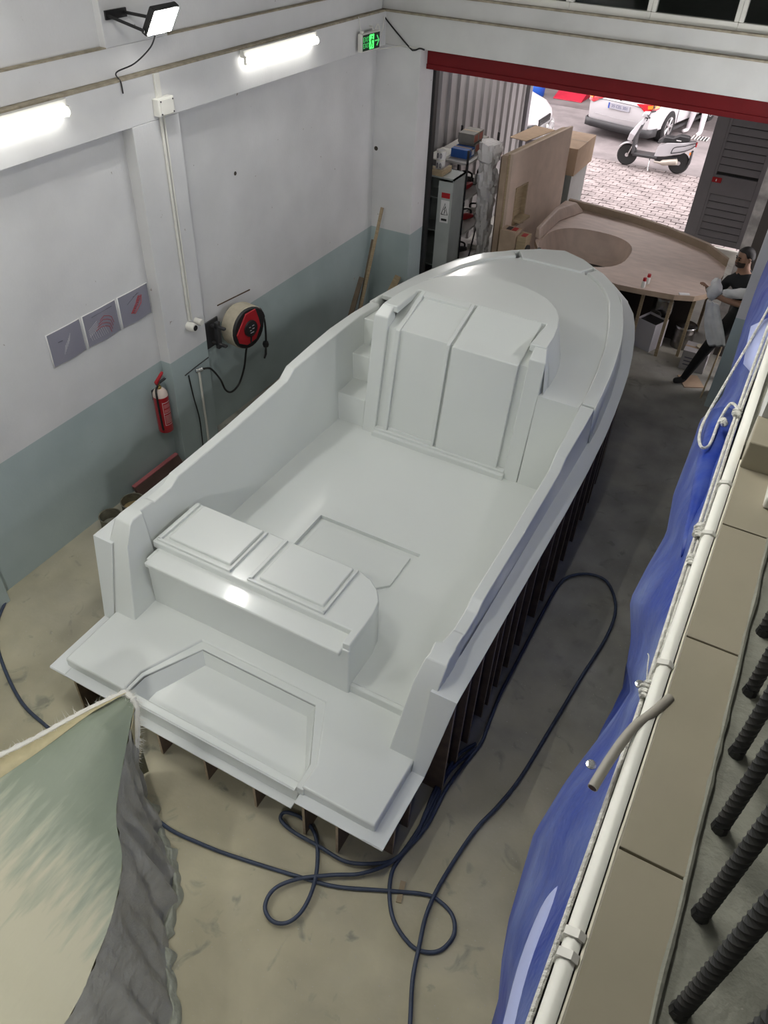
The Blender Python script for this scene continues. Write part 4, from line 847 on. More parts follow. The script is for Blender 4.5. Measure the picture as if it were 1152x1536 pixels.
# ================================================================== PEOPLE
M_SKIN = mat('brown_skin', (.30, .17, .11), .55); M_TEE = mat('black_cotton', (.010, .011, .013), .85); M_TROU = mat('black_trousers', (.008, .008, .009), .9)
M_SHOE = mat('dark_shoe', (.03, .03, .032), .7); M_HAIR = mat('black_hair', (.006, .005, .005), .6); M_WTROU = mat('white_trousers', (.70, .66, .69), .85); M_WSHOE = mat('white_trainer', (.75, .72, .72), .6)
M_WCLOTH = mat('thin_white_sheet', (.78, .78, .79), .7, var=.15, scale=10, bump=.4, bscale=12)
def person(name, label, nodes, edges, mats, root=0):
    """nodes: (pos, radius, material index); one continuous skinned body"""
    me = bpy.data.meshes.new(name); o0 = Vector((nodes[root][0][0], nodes[root][0][1], 0))
    me.from_pydata([Vector(n[0]) - o0 for n in nodes], edges, [])
    tmp = bpy.data.objects.new('tmp_body', me); COL.objects.link(tmp)
    sk = tmp.modifiers.new('skin', 'SKIN'); sk.use_smooth_shade = True; sk.branch_smoothing = .3
    lay = me.skin_vertices[0].data
    for i, n in enumerate(nodes):
        r = n[1]; lay[i].radius = (r[0], r[1]) if isinstance(r, tuple) else (r, r); lay[i].use_root = (i == root)
    ss = tmp.modifiers.new('sub', 'SUBSURF'); ss.levels = 2; ss.render_levels = 2
    dg = bpy.context.evaluated_depsgraph_get(); dg.update()
    m2 = bpy.data.meshes.new_from_object(tmp.evaluated_get(dg)); bpy.data.objects.remove(tmp)
    m2.name = name; m2.materials.clear()
    for m in mats: m2.materials.append(m)
    P = [Vector(n[0]) - o0 for n in nodes]
    for f in m2.polygons:
        c = f.center; best = 1e9; bi = 0
        for a, b in edges:
            d = P[b] - P[a]; t_ = max(0, min(1, (c - P[a]).dot(d) / max(d.length_squared, 1e-9)))
            q = (c - P[a] - d * t_).length / (.02 + max(nodes[a][1] if not isinstance(nodes[a][1], tuple) else nodes[a][1][0], nodes[b][1] if not isinstance(nodes[b][1], tuple) else nodes[b][1][0]))
            if q < best: best = q; bi = nodes[b][2] if t_ > .5 or nodes[b][2] == nodes[a][2] else nodes[a][2]
        f.material_index = bi; f.use_smooth = True
    o = bpy.data.objects.new(name, m2); COL.objects.link(o); o.location = o0
    o['label'] = label; o['category'] = 'person'
    return o
def hand(nodes, edges, wrist_i, palm, fdir, side, mi, curl=.5):
    """adds palm, four fingers and a thumb to a skeleton"""
    fd = Vector(fdir).normalized(); sd = Vector(side).normalized(); nrm = fd.cross(sd).normalized(); p = Vector(palm)
    nodes.append((tuple(p), .026, mi)); pi_ = len(nodes) - 1; edges.append((wrist_i, pi_))
    for k, L in enumerate((.068, .078, .072, .056)):
        b = p + fd * .045 + sd * (.03 - .02 * k); m_ = b + fd * L * .5 + nrm * L * .15 * curl; e = m_ + fd * L * (.5 - .2 * curl) + nrm * L * .45 * curl
        i0 = len(nodes); nodes += [(tuple(b), .010, mi), (tuple(m_), .009, mi), (tuple(e), .007, mi)]; edges += [(pi_, i0), (i0, i0 + 1), (i0 + 1, i0 + 2)]
    b = p + sd * .035 + fd * .005; e = b + (fd * .8 + sd * .7).normalized() * .05
    i0 = len(nodes); nodes += [(tuple(b), .012, mi), (tuple(e), .009, mi)]; edges += [(pi_, i0), (i0, i0 + 1)]
N = [((-.20, 9.76, .97), (.15, .12), 1), ((-.21, 9.76, 1.14), (.145, .11), 0), ((-.25, 9.74, 1.32), (.17, .12), 0), ((-.30, 9.73, 1.46), (.11, .09), 0), ((-.335, 9.715, 1.55), .058, 2), ((-.365, 9.695, 1.645), (.078, .085), 2), ((-.365, 9.695, 1.735), (.082, .095), 2), ((-.36, 9.70, 1.80), (.055, .065), 2),
     # right leg reaching towards the boat, left leg behind
     ((-.29, 9.70, .90), .105, 1), ((-.44, 9.645, .53), .075, 1), ((-.57, 9.59, .13), .05, 1), ((-.59, 9.58, .06), .048, 3), ((-.70, 9.545, .035), .038, 3),
     ((-.12, 9.83, .90), .105, 1), ((-.13, 9.92, .50), .075, 1), ((-.10, 10.02, .11), .05, 1), ((-.11, 10.01, .05), .047, 3), ((-.22, 9.98, .035), .038, 3),
     # right arm, left arm
     ((-.45, 9.70, 1.42), .068, 0), ((-.535, 9.70, 1.22), .055, 0), ((-.56, 9.68, 1.17), .043, 2), ((-.625, 9.58, 1.27), .032, 2),
     ((-.14, 9.75, 1.44), .068, 0), ((-.17, 9.60, 1.24), .055, 0), ((-.22, 9.56, 1.21), .045, 2), ((-.43, 9.52, 1.235), .032, 2)]
Ed = [(0, 1), (1, 2), (2, 3), (3, 4), (4, 5), (5, 6), (6, 7), (0, 8), (8, 9), (9, 10), (10, 11), (11, 12), (0, 13), (13, 14), (14, 15), (15, 16), (16, 17), (3, 18), (18, 19), (19, 20), (20, 21), (3, 22), (22, 23), (23, 24), (24, 25)]
hand(N, Ed, 21, (-.645, 9.555, 1.315), (-.5, -.3, .6), (-.5, .7, .1), 2, .9)
hand(N, Ed, 25, (-.48, 9.515, 1.25), (-1, .05, .1), (0, .1, 1), 2, .9)
man = person('person', 'man in black t-shirt and trousers holding a white sheet beside the brown plug', N, Ed, [M_TEE, M_TROU, M_SKIN, M_SHOE])
hd = Vector((-.365, 9.695, 1.70)); fw = Vector((-.80, -.58, -.12)).normalized(); sdv = fw.cross(Vector((0, 0, 1))).normalized(); upv = sdv.cross(fw)
Mh = Matrix(((sdv.x, fw.x, upv.x, hd.x), (sdv.y, fw.y, upv.y, hd.y), (sdv.z, fw.z, upv.z, hd.z), (0, 0, 0, 1)))
hr = MB()
rings = []
for k in range(7):
    f = k / 6; ring = []
    for q in range(20):
        a = 2 * PI * q / 20; el = math.radians(8 + 80 * f)
        front = math.sin(a) > .35
        e2 = max(el, math.radians(38)) if front else el - (math.radians(28) * (1 - f) if math.sin(a) < -.2 else 0)
        ring.append(Mh @ Vector((.094 * math.cos(e2) * math.cos(a), .108 * math.cos(e2) * math.sin(a) - .008, .118 * math.sin(e2) + .012)))
    rings.append(ring)
hr.loft(rings); obj('hair', hr, M_HAIR, man, smooth=True, sharp=180)
for s_ in (-1, 1):
    obj('eye', MB().lathe([(.003, -.006), (.010, -.003), (.010, .003), (.003, .006)], (s_ * .032, .086, .0), 10, 'y', M=Mh), mat('eye_dark', (.02, .015, .012), .2), man, smooth=True)
    obj('eyebrow', MB().tube([Mh @ Vector(p) for p in ((s_ * .014, .093, .022), (s_ * .034, .091, .028), (s_ * .052, .078, .022))], .005, 5), M_HAIR, man)
    obj('ear', MB().tube([Mh @ Vector(p) for p in ((s_ * .086, -.0, .025), (s_ * .098, -.012, .015), (s_ * .094, -.008, -.02), (s_ * .084, .0, -.03))], [.008, .012, .010, .006], 6), M_SKIN, man, smooth=True)
obj('nose', MB().loft([[Mh @ Vector(p) for p in r] for r in ([(-.008, .088, .012), (.008, .088, .012), (0, .094, .014)], [(-.015, .088, -.032), (.015, .088, -.032), (0, .118, -.028)], [(-.012, .085, -.04), (.012, .085, -.04), (0, .098, -.04)])]), M_SKIN, man, smooth=True, sharp=180)
obj('beard', MB().loft([[Mh @ Vector((x * w_, .03 + .062 * math.sqrt(max(0, 1 - (x) ** 2)) * d_, z_)) for x in (-1, -.7, -.3, .3, .7, 1)] for w_, d_, z_ in ((.084, .95, -.03), (.078, 1.0, -.06), (.062, .95, -.09), (.035, .5, -.105))], closed=False, caps=False), mat('short_beard', (.035, .022, .016), .8), man, smooth=True, solid=.006, sharp=180)
obj('mouth', MB().tube([Mh @ Vector(p) for p in ((-.022, .095, -.056), (0, .101, -.054), (.022, .095, -.056))], .004, 5), mat('lips', (.22, .09, .075), .5), man)
# sheet the man holds
t = thing('white_sheet', 'thin crumpled white sheet gathered in the man\'s hands and hanging down', 'sheet', (-.42, 9.45, .62))
rows = []
L0 = [(-.615, 1.22), (-.585, 1.05), (-.535, .85), (-.42, .63)]; L1 = [(-.46, 1.20), (-.40, 1.05), (-.30, .88), (-.215, .685)]
for (xa, za), (xb, zb) in zip(L0, L1):
    rows.append([(xa + (xb - xa) * k / 8, 9.47 + .025 * math.sin(k * 1.9 + za * 5) + .03 * (1.2 - za), za + (zb - za) * k / 8 + .012 * math.sin(k * 2.3)) for k in range(9)])
obj('hanging_drape', MB().grid(rows), M_WCLOTH, t, smooth=True, solid=.003, sharp=180, subsurf=1)
bl = MB(); rings = []
for k in range(8):
    f = k / 7; el = -PI / 2 + PI * f
    rings.append([(-.565 + (.078 + .05 * mnoise.noise(Vector((2 * math.cos(2 * PI * q / 14), 2 * math.sin(2 * PI * q / 14), k * .9)))) * math.cos(el) * math.cos(2 * PI * q / 14), 9.50 + .06 * math.cos(el) * math.sin(2 * PI * q / 14), 1.34 + (.12 + .04 * mnoise.noise(Vector((2 * math.cos(2 * PI * q / 14), k * .7, 4)))) * math.sin(el) + .02 * math.sin(q * 1.3)) for q in range(14)])
bl.loft(rings); obj('gathered_bundle', bl, M_WCLOTH, t, smooth=True, sharp=180)
obj('stretched_flap', MB().grid([[(-.47 + .26 * k / 6, 9.50 + .015 * math.sin(k * 2), 1.36 + .09 * k / 6) for k in range(7)], [(-.47 + .26 * k / 6, 9.49 + .02 * math.sin(k * 1.4), 1.33 + .05 * k / 6) for k in range(7)], [(-.45 + .24 * k / 6, 9.49, 1.30 - .02 * math.sin(k / 6 * PI) + .02 * k / 6) for k in range(7)]]), M_WCLOTH, t, smooth=True, solid=.003, sharp=180)
# person beside the white car (legs seen below the shutter)
c = Vector((-2.92, 21.8, 0))
N2 = [((0, 0, .98), (.15, .12), 1), ((0, .02, 1.2), (.14, .11), 0), ((.0, .05, 1.4), (.17, .11), 0), ((0, .06, 1.5), .06, 2), ((0, .05, 1.62), (.08, .09), 2), ((0, .05, 1.74), (.07, .08), 2),
      ((-.10, -.02, .90), .10, 1), ((-.12, -.06, .50), .075, 1), ((-.17, -.04, .12), .06, 1), ((-.18, -.06, .06), .05, 3), ((-.27, -.16, .04), .045, 3),
      ((.10, -.02, .90), .10, 1), ((.14, -.10, .50), .075, 1), ((.15, -.16, .12), .06, 1), ((.15, -.18, .06), .05, 3), ((.10, -.30, .04), .045, 3),
      ((-.22, .04, 1.42), .06, 0), ((-.27, .15, 1.18), .045, 0), ((-.22, .32, 1.05), .033, 2), ((.22, .04, 1.42), .06, 0), ((.27, .15, 1.18), .045, 0), ((.22, .32, 1.05), .033, 2)]
N2 = [(tuple(Vector(a) + c), r, m_) for a, r, m_ in N2]
E2 = [(0, 1), (1, 2), (2, 3), (3, 4), (4, 5), (0, 6), (6, 7), (7, 8), (8, 9), (9, 10), (0, 11), (11, 12), (12, 13), (13, 14), (14, 15), (2, 16), (16, 17), (17, 18), (2, 19), (19, 20), (20, 21)]
hand(N2, E2, 18, tuple(c + Vector((-.19, .38, 1.03))), (.2, 1, -.1), (1, 0, 0), 2); hand(N2, E2, 21, tuple(c + Vector((.19, .38, 1.03))), (-.2, 1, -.1), (-1, 0, 0), 2)
p2 = person('person', 'person in white trousers and white trainers standing by the white car', N2, E2, [mat('grey_top', (.3, .3, .32), .8), M_WTROU, M_SKIN, M_WSHOE])

# ================================================================== GATE
t = thing('gate_leaf', 'charcoal louvred gate leaf standing in the outer opening', 'gate', (-1.14, 14.6, 0))
gx0, gx1, gy = -1.66, -.66, 14.58
for a, b in ((gx0, gx0 + .20), (gx1 - .10, gx1)): obj('stile', MB().box(a, b, gy - .03, gy + .03, .06, 2.85), M_GATE, t, bevel=.006)
obj('stile_bead', MB().box(gx0 + .20, gx0 + .24, gy - .025, gy + .02, .06, 2.85), M_GATE, t, bevel=.004)
for za, zb in ((.06, .16), (.87, 1.18), (2.75, 2.85)): obj('rail', MB().box(gx0 + .2, gx1 - .1, gy - .03, gy + .03, za, zb), M_GATE, t, bevel=.006)
zz = .17; src = None
while zz < 2.70:
    if not (.80 < zz < 1.16):
        if src is None:
            src = obj('slat', MB().prism([(gy - .028, 0), (gy - .018, 0), (gy + .004, .100), (gy - .006, .100)], gx0 + .24, gx1 - .1, 'x'), M_GATE, t); src.location.z += zz
        else:
            s2 = src.copy(); COL.objects.link(s2); s2.location.z = zz
    zz += .118
obj('backing_panel', MB().box(gx0 + .2, gx1 - .08, gy + .012, gy + .02, .1, 2.8), M_BLACK, t)
lk = obj('lock_plate', MB().box(-1.46, -1.31, gy - .05, gy - .03, 1.06, 1.14), M_RED, t, bevel=.004)
obj('lock_mark', MB().box(-1.40, -1.385, gy - .052, gy - .0495, 1.08, 1.115), M_PAPER, lk)

# ================================================================== VEHICLES
M_LAMPR = mat('red_tail_lens', (.55, .01, .02), .15, coat=.5); M_LAMPO = mat('orange_lens', (.85, .22, .02), .2, coat=.5); M_TYRE = M_RUBBER
M_ALLOY = mat('silver_alloy', (.62, .60, .61), .3, metal=.7); M_CGLASS = mat('dark_car_glass', (.02, .022, .025), .05, spec=.8); M_BUMP = mat('dark_bumper_plastic', (.04, .04, .042), .5)
def car(label, loc, rz, front_damage=False, name='car'):
    t = thing(name, label, 'car', loc, rz)
    # sections along y (rear=0, front=4.45): half width bottom, half width belt, z bottom, z belt, z top, half width top
    S = [(0.0, .62, .66, .34, .80, .92, .55), (.05, .76, .78, .28, .86, 1.0, .64), (.25, .84, .84, .24, .92, 1.05, .68), (.62, .87, .86, .22, .94, 1.07, .66), (1.0, .875, .86, .22, .95, 1.22, .60), (1.5, .88, .865, .22, .95, 1.42, .56), (2.2, .88, .865, .22, .94, 1.45, .56), (2.7, .88, .86, .22, .93, 1.36, .58), (3.25, .875, .85, .22, .92, 1.02, .68), (3.8, .86, .83, .22, .86, .94, .66), (4.2, .80, .78, .24, .74, .84, .62), (4.38, .68, .68, .28, .62, .70, .55), (4.45, .55, .55, .34, .54, .58, .45)]
    rings = []
    for y, wb, wl, zb, zl, zt, wt in S:
        half = [(wb * .85, zb), (wb, zb + .10), (wb + .015, zb + (zl - zb) * .55), (wl, zl), (wl - .03, zl + .03), (wt, zt - .03), (wt * .8, zt)]
        rings.append([(x, y, z) for x, z in half] + [(-x, y, z) for x, z in half[::-1]])
    body = obj('body', MB().loft(rings), M_CARW, t, world=False, smooth=True, sharp=32)
    for yw in (.92, 3.55):
        for side in (-1, 1): obj('wheel_arch', MB().lathe([(.345, side * .70), (.345, side * .897)], (0, yw, .31), 28, 'x'), M_BLACK, t, world=False)
        for side in (-1, 1):
            wl_ = obj('wheel', MB().lathe([(.21, side * .74), (.30, side * .74), (.315, side * .78), (.315, side * .88), (.30, side * .91), (.215, side * .912), (.21, side * .89)], (0, yw, .315), 28, 'x'), M_TYRE, t, world=False, smooth=True, sharp=50)
            rm = MB(); rm.lathe([(.212, side * .86), (.212, side * .912), (.195, side * .914), (.19, side * .88)], (0, yw, .315), 28, 'x')
            for k in range(5):
                for da in (-.13, .13):
                    a = 2 * PI * k / 5 + da
                    rm.tube([(side * .90, yw + .03 * math.cos(a), .315 + .03 * math.sin(a)), (side * .905, yw + .2 * math.cos(a), .315 + .2 * math.sin(a))], .016, 5)
            rm.lathe([(.05, side * .88), (.05, side * .912), (.02, side * .916)], (0, yw, .315), 14, 'x')
            obj('alloy_rim', rm, M_ALLOY, wl_, world=False)
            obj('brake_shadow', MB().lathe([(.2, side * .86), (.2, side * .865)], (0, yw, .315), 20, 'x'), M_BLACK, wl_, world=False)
    obj('rear_bumper_skirt', MB().loft([[(x * 1.02, y, z) for x, y in ((-.86, .34), (-.80, .04), (-.63, -.015), (0, -.03), (.63, -.015), (.80, .04), (.86, .34))] for z in (.20, .37)], closed=False, caps=False), M_BUMP, t, world=False, smooth=True, solid=.015)
    # side glass, rear and front screens
    for s_ in (-1, 1):
        obj('side_glass', MB().grid([[(s_ * .845, y, .985) for y in (.95, 1.5, 2.2, 2.75, 3.1)], [(s_ * .612, y, z) for y, z in ((1.1, 1.22), (1.5, 1.385), (2.2, 1.415), (2.65, 1.34), (2.95, 1.15))]]), M_CGLASS, t, world=False, solid=.01)
        obj('door_seam', MB().tube([(s_ * .895, 1.35, .3), (s_ * .897, 1.33, .62), (s_ * .868, 1.28, .95)], .006, 4), M_BUMP, t, world=False)
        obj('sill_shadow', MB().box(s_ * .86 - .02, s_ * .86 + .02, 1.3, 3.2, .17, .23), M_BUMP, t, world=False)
        if not front_damage:
            lm = obj('tail_lamp', MB().loft([[(s_ * .66, -.02, .72), (s_ * .40, -.012, .86), (s_ * .66, .01, .90)], [(s_ * .80, .02, .74), (s_ * .70, .0, .88), (s_ * .80, .05, .91)], [(s_ * .868, .22, .80), (s_ * .862, .26, .86), (s_ * .855, .30, .90)]]), M_LAMPR, t, world=False, smooth=True, sharp=60)
            obj('indicator', MB().loft([[(s_ * .70, -.022, .80), (s_ * .68, -.016, .87)], [(s_ * .83, .03, .82), (s_ * .82, .04, .89)], [(s_ * .872, .20, .83), (s_ * .867, .22, .88)]], closed=False, caps=False), M_LAMPO, lm, world=False, solid=.01)
        hl = obj('headlamp', MB().loft([[(s_ * .45, 4.40, .60), (s_ * .45, 4.37, .68)], [(s_ * .65, 4.34, .60), (s_ * .65, 4.28, .72)], [(s_ * .82, 4.10, .64), (s_ * .80, 4.02, .76)]], closed=False, caps=False), mat('headlamp_glass', (.35, .35, .36), .08, metal=.4), t, world=False, solid=.03, smooth=True)
    obj('rear_screen', MB().grid([[(x, .66, 1.10) for x in (-.56, 0, .56)], [(x * .92, 1.36, 1.395) for x in (-.56, 0, .56)]]), M_CGLASS, t, world=False, solid=.015)
    obj('windscreen', MB().grid([[(x, 2.78, 1.34) for x in (-.54, 0, .54)], [(x * 1.15, 3.25, 1.045) for x in (-.54, 0, .54)]]), M_CGLASS, t, world=False, solid=.015)
    if not front_damage:
        A = Vector((.90, 3.02, 0)); B = Vector((1.62, 2.68, 0)); nrm_ = Vector((.34, .72, 0)).normalized() * .035
        prof_ = [(0, .30), (0, .94), (.5, .97), (1, .92), (1, .40), (.9, .30)]
        dr_ = obj('door', MB().loft([[A.lerp(B, f) + nrm_ * q_ + Vector((0, 0, z)) for f, z in prof_] for q_ in (-1, 1)]), M_CARW, t, world=False, bevel=.015)
        obj('door_trim', MB().loft([[A.lerp(B, .08 + .84 * f) - nrm_ * q_ + Vector((0, 0, .06 + z * .9)) for f, z in prof_] for q_ in (1.02, 1.2)]), M_BUMP, dr_, world=False)
        pl = obj('number_plate', MB().box(-.27, .27, -.035, -.02, .66, .78), mat('plate_white', (.40, .40, .45), .5), t, world=False, bevel=.004)
        obj('plate_band', MB().box(-.27, -.235, -.037, -.034, .66, .78), mat('plate_blue', (.03, .08, .4), .4), pl, world=False)
        text_part('plate_lettering', '35 CEL 301', .088, mat('plate_ink', (.10, .10, .18), .5), pl, Matrix.Translation((.02, -.0365, .72)) @ Matrix.Rotation(PI / 2, 4, 'X'))
        obj('badge', MB().lathe([(.035, -.012), (.03, -.022), (.02, -.02)], (0, 0, .885), 14, 'y'), M_DARK, t, world=False)
        obj('boot_seam', MB().tube([(-.58, -.012, .80), (-.30, -.025, .815), (.30, -.025, .815), (.58, -.012, .80)], .006, 4), M_BUMP, t, world=False)
        obj('boot_seam', MB().tube([(-.6, -.02, .50), (0, -.045, .485), (.6, -.02, .50)], .005, 4), mat('grey_seam', (.4, .39, .4), .5), t, world=False)
    else:
        obj('grille', MB().box(-.38, .38, 4.41, 4.47, .46, .60), M_BLACK, t, world=False, bevel=.01)
        gb = MB()
        for k in range(4): gb.box(-.36, .36, 4.465, 4.475, .475 + .03 * k, .485 + .03 * k)
        obj('grille_bars', gb, M_STEEL, t, world=False)
        obj('broken_bumper', MB().tube(smoothpath([(-.86, 4.0, .40), (-.76, 4.36, .38), (-.2, 4.56, .34), (.3, 4.55, .30), (.7, 4.40, .33), (.9, 4.05, .38)]), .07, 8), mat('scuffed_bumper', (.35, .34, .34), .5, var=.6, scale=9), t, world=False, smooth=True)
        obj('torn_bumper_end', MB().tube(smoothpath([(.62, 4.48, .50), (.84, 4.40, .52), (.93, 4.12, .44), (.9, 3.98, .34)]), .06, 8), M_BLACK, t, world=False, smooth=True)
        for xx in (-.45, -.1, .25): obj('bumper_fragment', MB().tube([(xx, 4.5, .42), (xx + .12, 4.58, .30), (xx + .2, 4.56, .36)], .03, 6), M_PVC, t, world=False)
    return t
car('white saloon car seen from behind with red tail lamps', (-4.45, 19.95, 0), math.radians(-12))
car('white car with a torn front bumper beyond the corrugated wall', (-10.2, 18.55, 0), math.radians(-90), True)
# scooter (front at -x)
t = thing('motor_scooter', 'silver grey motor scooter parked on the paving', 'scooter', (-3.15, 18.32, 0), math.radians(3))
M_SC = mat('silver_scooter_paint', (.52, .51, .53), .3, metal=.2, coat=.4)
for xx in (-.55, .55):
    wl_ = obj('wheel', MB().lathe([(.13, -.04), (.19, -.045), (.215, -.02), (.215, .02), (.19, .045), (.13, .04)], (xx, 0, .215), 24, 'y'), M_TYRE, t, world=False, smooth=True, sharp=50)
    rm = MB(); rm.lathe([(.135, -.03), (.14, 0), (.135, .03), (.115, .03), (.115, -.03)], (xx, 0, .215), 20, 'y', caps=False); rm.lathe([(.04, -.05), (.04, .05)], (xx, 0, .215), 12, 'y')
    for k in range(3):
        a = 2 * PI * k / 3 + .4; rm.tube([(xx, 0, .215), (xx + .12 * math.cos(a), 0, .215 + .12 * math.sin(a))], .02, 6)
    obj('rim', rm, M_ALLOY, wl_, world=False, smooth=True)
obj('front_fork', MB().tube([(-.53, -.07, .22), (-.47, -.07, .42)], .02, 6), M_STEEL, t, world=False); obj('front_fork', MB().tube([(-.53, .07, .22), (-.47, .07, .42)], .02, 6), M_STEEL, t, world=False)
obj('front_mudguard', MB().grid([[(-.55 + .245 * math.cos(a), yv, .215 + .245 * math.sin(a)) for a in [PI * (.25 + .6 * k / 10) for k in range(11)]] for yv in (-.07, .07)]), M_SC, t, world=False, solid=.01, smooth=True)
obj('front_apron', MB().loft([[(-.62, -.03, .50), (-.62, .03, .50), (-.52, .10, .50), (-.50, -.10, .50)], [(-.58, -.10, .66), (-.58, .10, .66), (-.44, .17, .64), (-.44, -.17, .64)], [(-.46, -.10, .86), (-.46, .10, .86), (-.36, .12, .84), (-.36, -.12, .84)], [(-.36, -.06, .98), (-.36, .06, .98), (-.30, .06, .96), (-.30, -.06, .96)]]), M_SC, t, world=False, bevel=.02)
obj('leg_shield', MB().loft([[(-.45, -.19, .28), (-.45, .19, .28), (-.40, .17, .28), (-.40, -.17, .28)], [(-.47, -.20, .60), (-.47, .20, .60), (-.42, .18, .60), (-.42, -.18, .60)], [(-.38, -.12, .86), (-.38, .12, .86), (-.34, .1, .86), (-.34, -.1, .86)]]), M_BUMP, t, world=False, bevel=.015)
obj('footboard', MB().box(-.42, .10, -.16, .16, .24, .30), M_BUMP, t, world=False, bevel=.02)
obj('rear_body', MB().loft([[(.02, -.12, .28), (.02, .12, .28), (.06, .10, .50), (.06, -.10, .50)], [(.25, -.17, .33), (.25, .17, .33), (.22, .14, .60), (.22, -.14, .60)], [(.55, -.15, .42), (.55, .15, .42), (.55, .13, .64), (.55, -.13, .64)], [(.80, -.07, .56), (.80, .07, .56), (.78, .07, .68), (.78, -.07, .68)]]), M_SC, t, world=False, bevel=.02)
obj('seat', MB().loft([[(.02, -.10, .54), (.02, .10, .54), (.03, .08, .60), (.03, -.08, .60)], [(.14, -.15, .58), (.14, .15, .58), (.15, .12, .70), (.15, -.12, .70)], [(.34, -.14, .62), (.34, .14, .62), (.33, .11, .695), (.33, -.11, .695)], [(.46, -.14, .64), (.46, .14, .64), (.45, .11, .76), (.45, -.11, .76)], [(.66, -.10, .67), (.66, .10, .67), (.64, .08, .75), (.64, -.08, .75)]]), M_BLACK, t, world=False, bevel=.02)
obj('seat_marking', MB().box(.40, .50, -.148, -.143, .665, .682), M_PAPER, t, world=False)
hbm = MB(); hbm.tube([(-.33, 0, .92), (-.30, 0, 1.04)], .03, 8); hbm.tube([(-.22, -.32, 1.05), (-.28, -.18, 1.05), (-.32, 0, 1.03), (-.28, .18, 1.05), (-.22, .32, 1.05)], .016, 7)
hbar = obj('handlebar', hbm, M_BLACK, t, world=False, smooth=True)
obj('headlamp_cowl', MB().loft([[(-.42, -.10, 1.0), (-.42, .10, 1.0), (-.40, .08, 1.08), (-.40, -.08, 1.08)], [(-.26, -.12, 1.0), (-.26, .12, 1.0), (-.26, .1, 1.09), (-.26, -.1, 1.09)]]), M_SC, hbar, world=False, bevel=.02)
for s_ in (-1, 1):
    obj('mirror_stem', MB().tube([(-.26, s_ * .2, 1.06), (-.20, s_ * .26, 1.24)], .007, 5), M_BLACK, hbar, world=False); obj('mirror', MB().lathe([(.01, -.012), (.055, -.008), (.055, .008), (.01, .012)], (-.19, s_ * .27, 1.28), 14, 'x'), M_DARK, hbar, world=False)
rk_ = MB(); rk_.box(.66, 1.0, -.15, .15, .735, .745)
rack = obj('rear_rack', rk_, M_STEEL, t, world=False)
for k in range(6): obj('rack_bar', MB().tube([(.68 + .06 * k, -.15, .75), (.70 + .06 * k, .15, .75)], .008, 5), M_PVC, rack, world=False)
obj('crash_bar', MB().tube(smoothpath([(.36, -.18, .42), (.40, -.2, .54), (.60, -.18, .60), (.78, -.12, .66), (.78, -.12, .60), (.62, -.17, .50), (.36, -.18, .42)]), .01, 6), M_BLACK, t, world=False)
obj('exhaust', MB().tube([(.06, -.15, .20), (.18, -.16, .20), (.24, -.16, .21), (.52, -.17, .27), (.54, -.17, .275)], [.02, .025, .06, .065, .03], 12), mat('dull_exhaust', (.48, .44, .38), .45, metal=.5), t, world=False, smooth=True)
obj('engine', MB().box(.05, .50, -.09, .09, .16, .34), M_DARK, t, world=False, bevel=.03)
obj('kick_stand', MB().tube([(-.05, -.08, .22), (-.02, -.20, .01), (.05, -.20, .01)], .012, 6), M_STEEL, t, world=False)
obj('tail_lamp', MB().box(.78, .82, -.06, .06, .58, .66), M_LAMPR, t, world=False, bevel=.01); obj('rear_reflector', MB().box(.72, .75, -.10, -.05, .42, .47), M_LAMPO, t, world=False)
obj('rear_mudguard', MB().box(.74, .78, -.08, .08, .22, .48), M_BUMP, t, world=False, bevel=.01)
# garage things
for (x0, y0, sx_, lab, gp) in ((-6.95, 22.9, 0, 'red steel lift ramp nearest the blue drum in the garage opposite', 1), (-5.9, 22.95, 1, 'red steel lift ramp half hidden behind the white saloon', 1)):
    t = thing('lift_ramp', lab, 'ramp', (x0 + .5, y0, 0))
    obj('ramp_plate', MB().prism([(0 + y0, 0), (y0, .02), (y0 + .42, .14), (y0 + .42, 0)], x0, x0 + .8, 'x'), mat('bright_red_steel', (.42, .012, .035), .5, var=.2), t, bevel=.01)
    obj('deck_plate', MB().box(x0 + .12, x0 + .68, y0 + .42, y0 + 3.0, .10, .13), M_DARK, t)
    for s_ in (0, .68): obj('side_rail', MB().box(x0 + s_, x0 + s_ + .12, y0 + .42, y0 + 3.2, 0, .16), mat('bright_red_steel', (.42, .012, .035), .5), t)
    for s_ in (.1, .7): obj('scissor_arm', MB().tube([(x0 + s_, y0 + .8, .16), (x0 + s_, y0 + 2.6, .55)], .04, 6), M_RED, t)
t = thing('blue_drum', 'blue plastic drum at the edge of the garage opposite', 'drum', (-7.55, 22.9, 0))
obj('drum_body', MB().lathe([(.30, 0), (.32, .03), (.33, .3), (.31, .32), (.33, .34), (.33, .62), (.31, .64), (.33, .66), (.32, .92), (.29, .95), (.02, .95)], (-7.55, 22.9, 0), 24), mat('blue_plastic_drum', (.01, .08, .42), .4), t, smooth=True, sharp=50)
obj('drum_bung', MB().lathe([(.04, .95), (.04, .97), (.005, .97)], (-7.45, 22.8, 0), 10), M_BLACK, t)

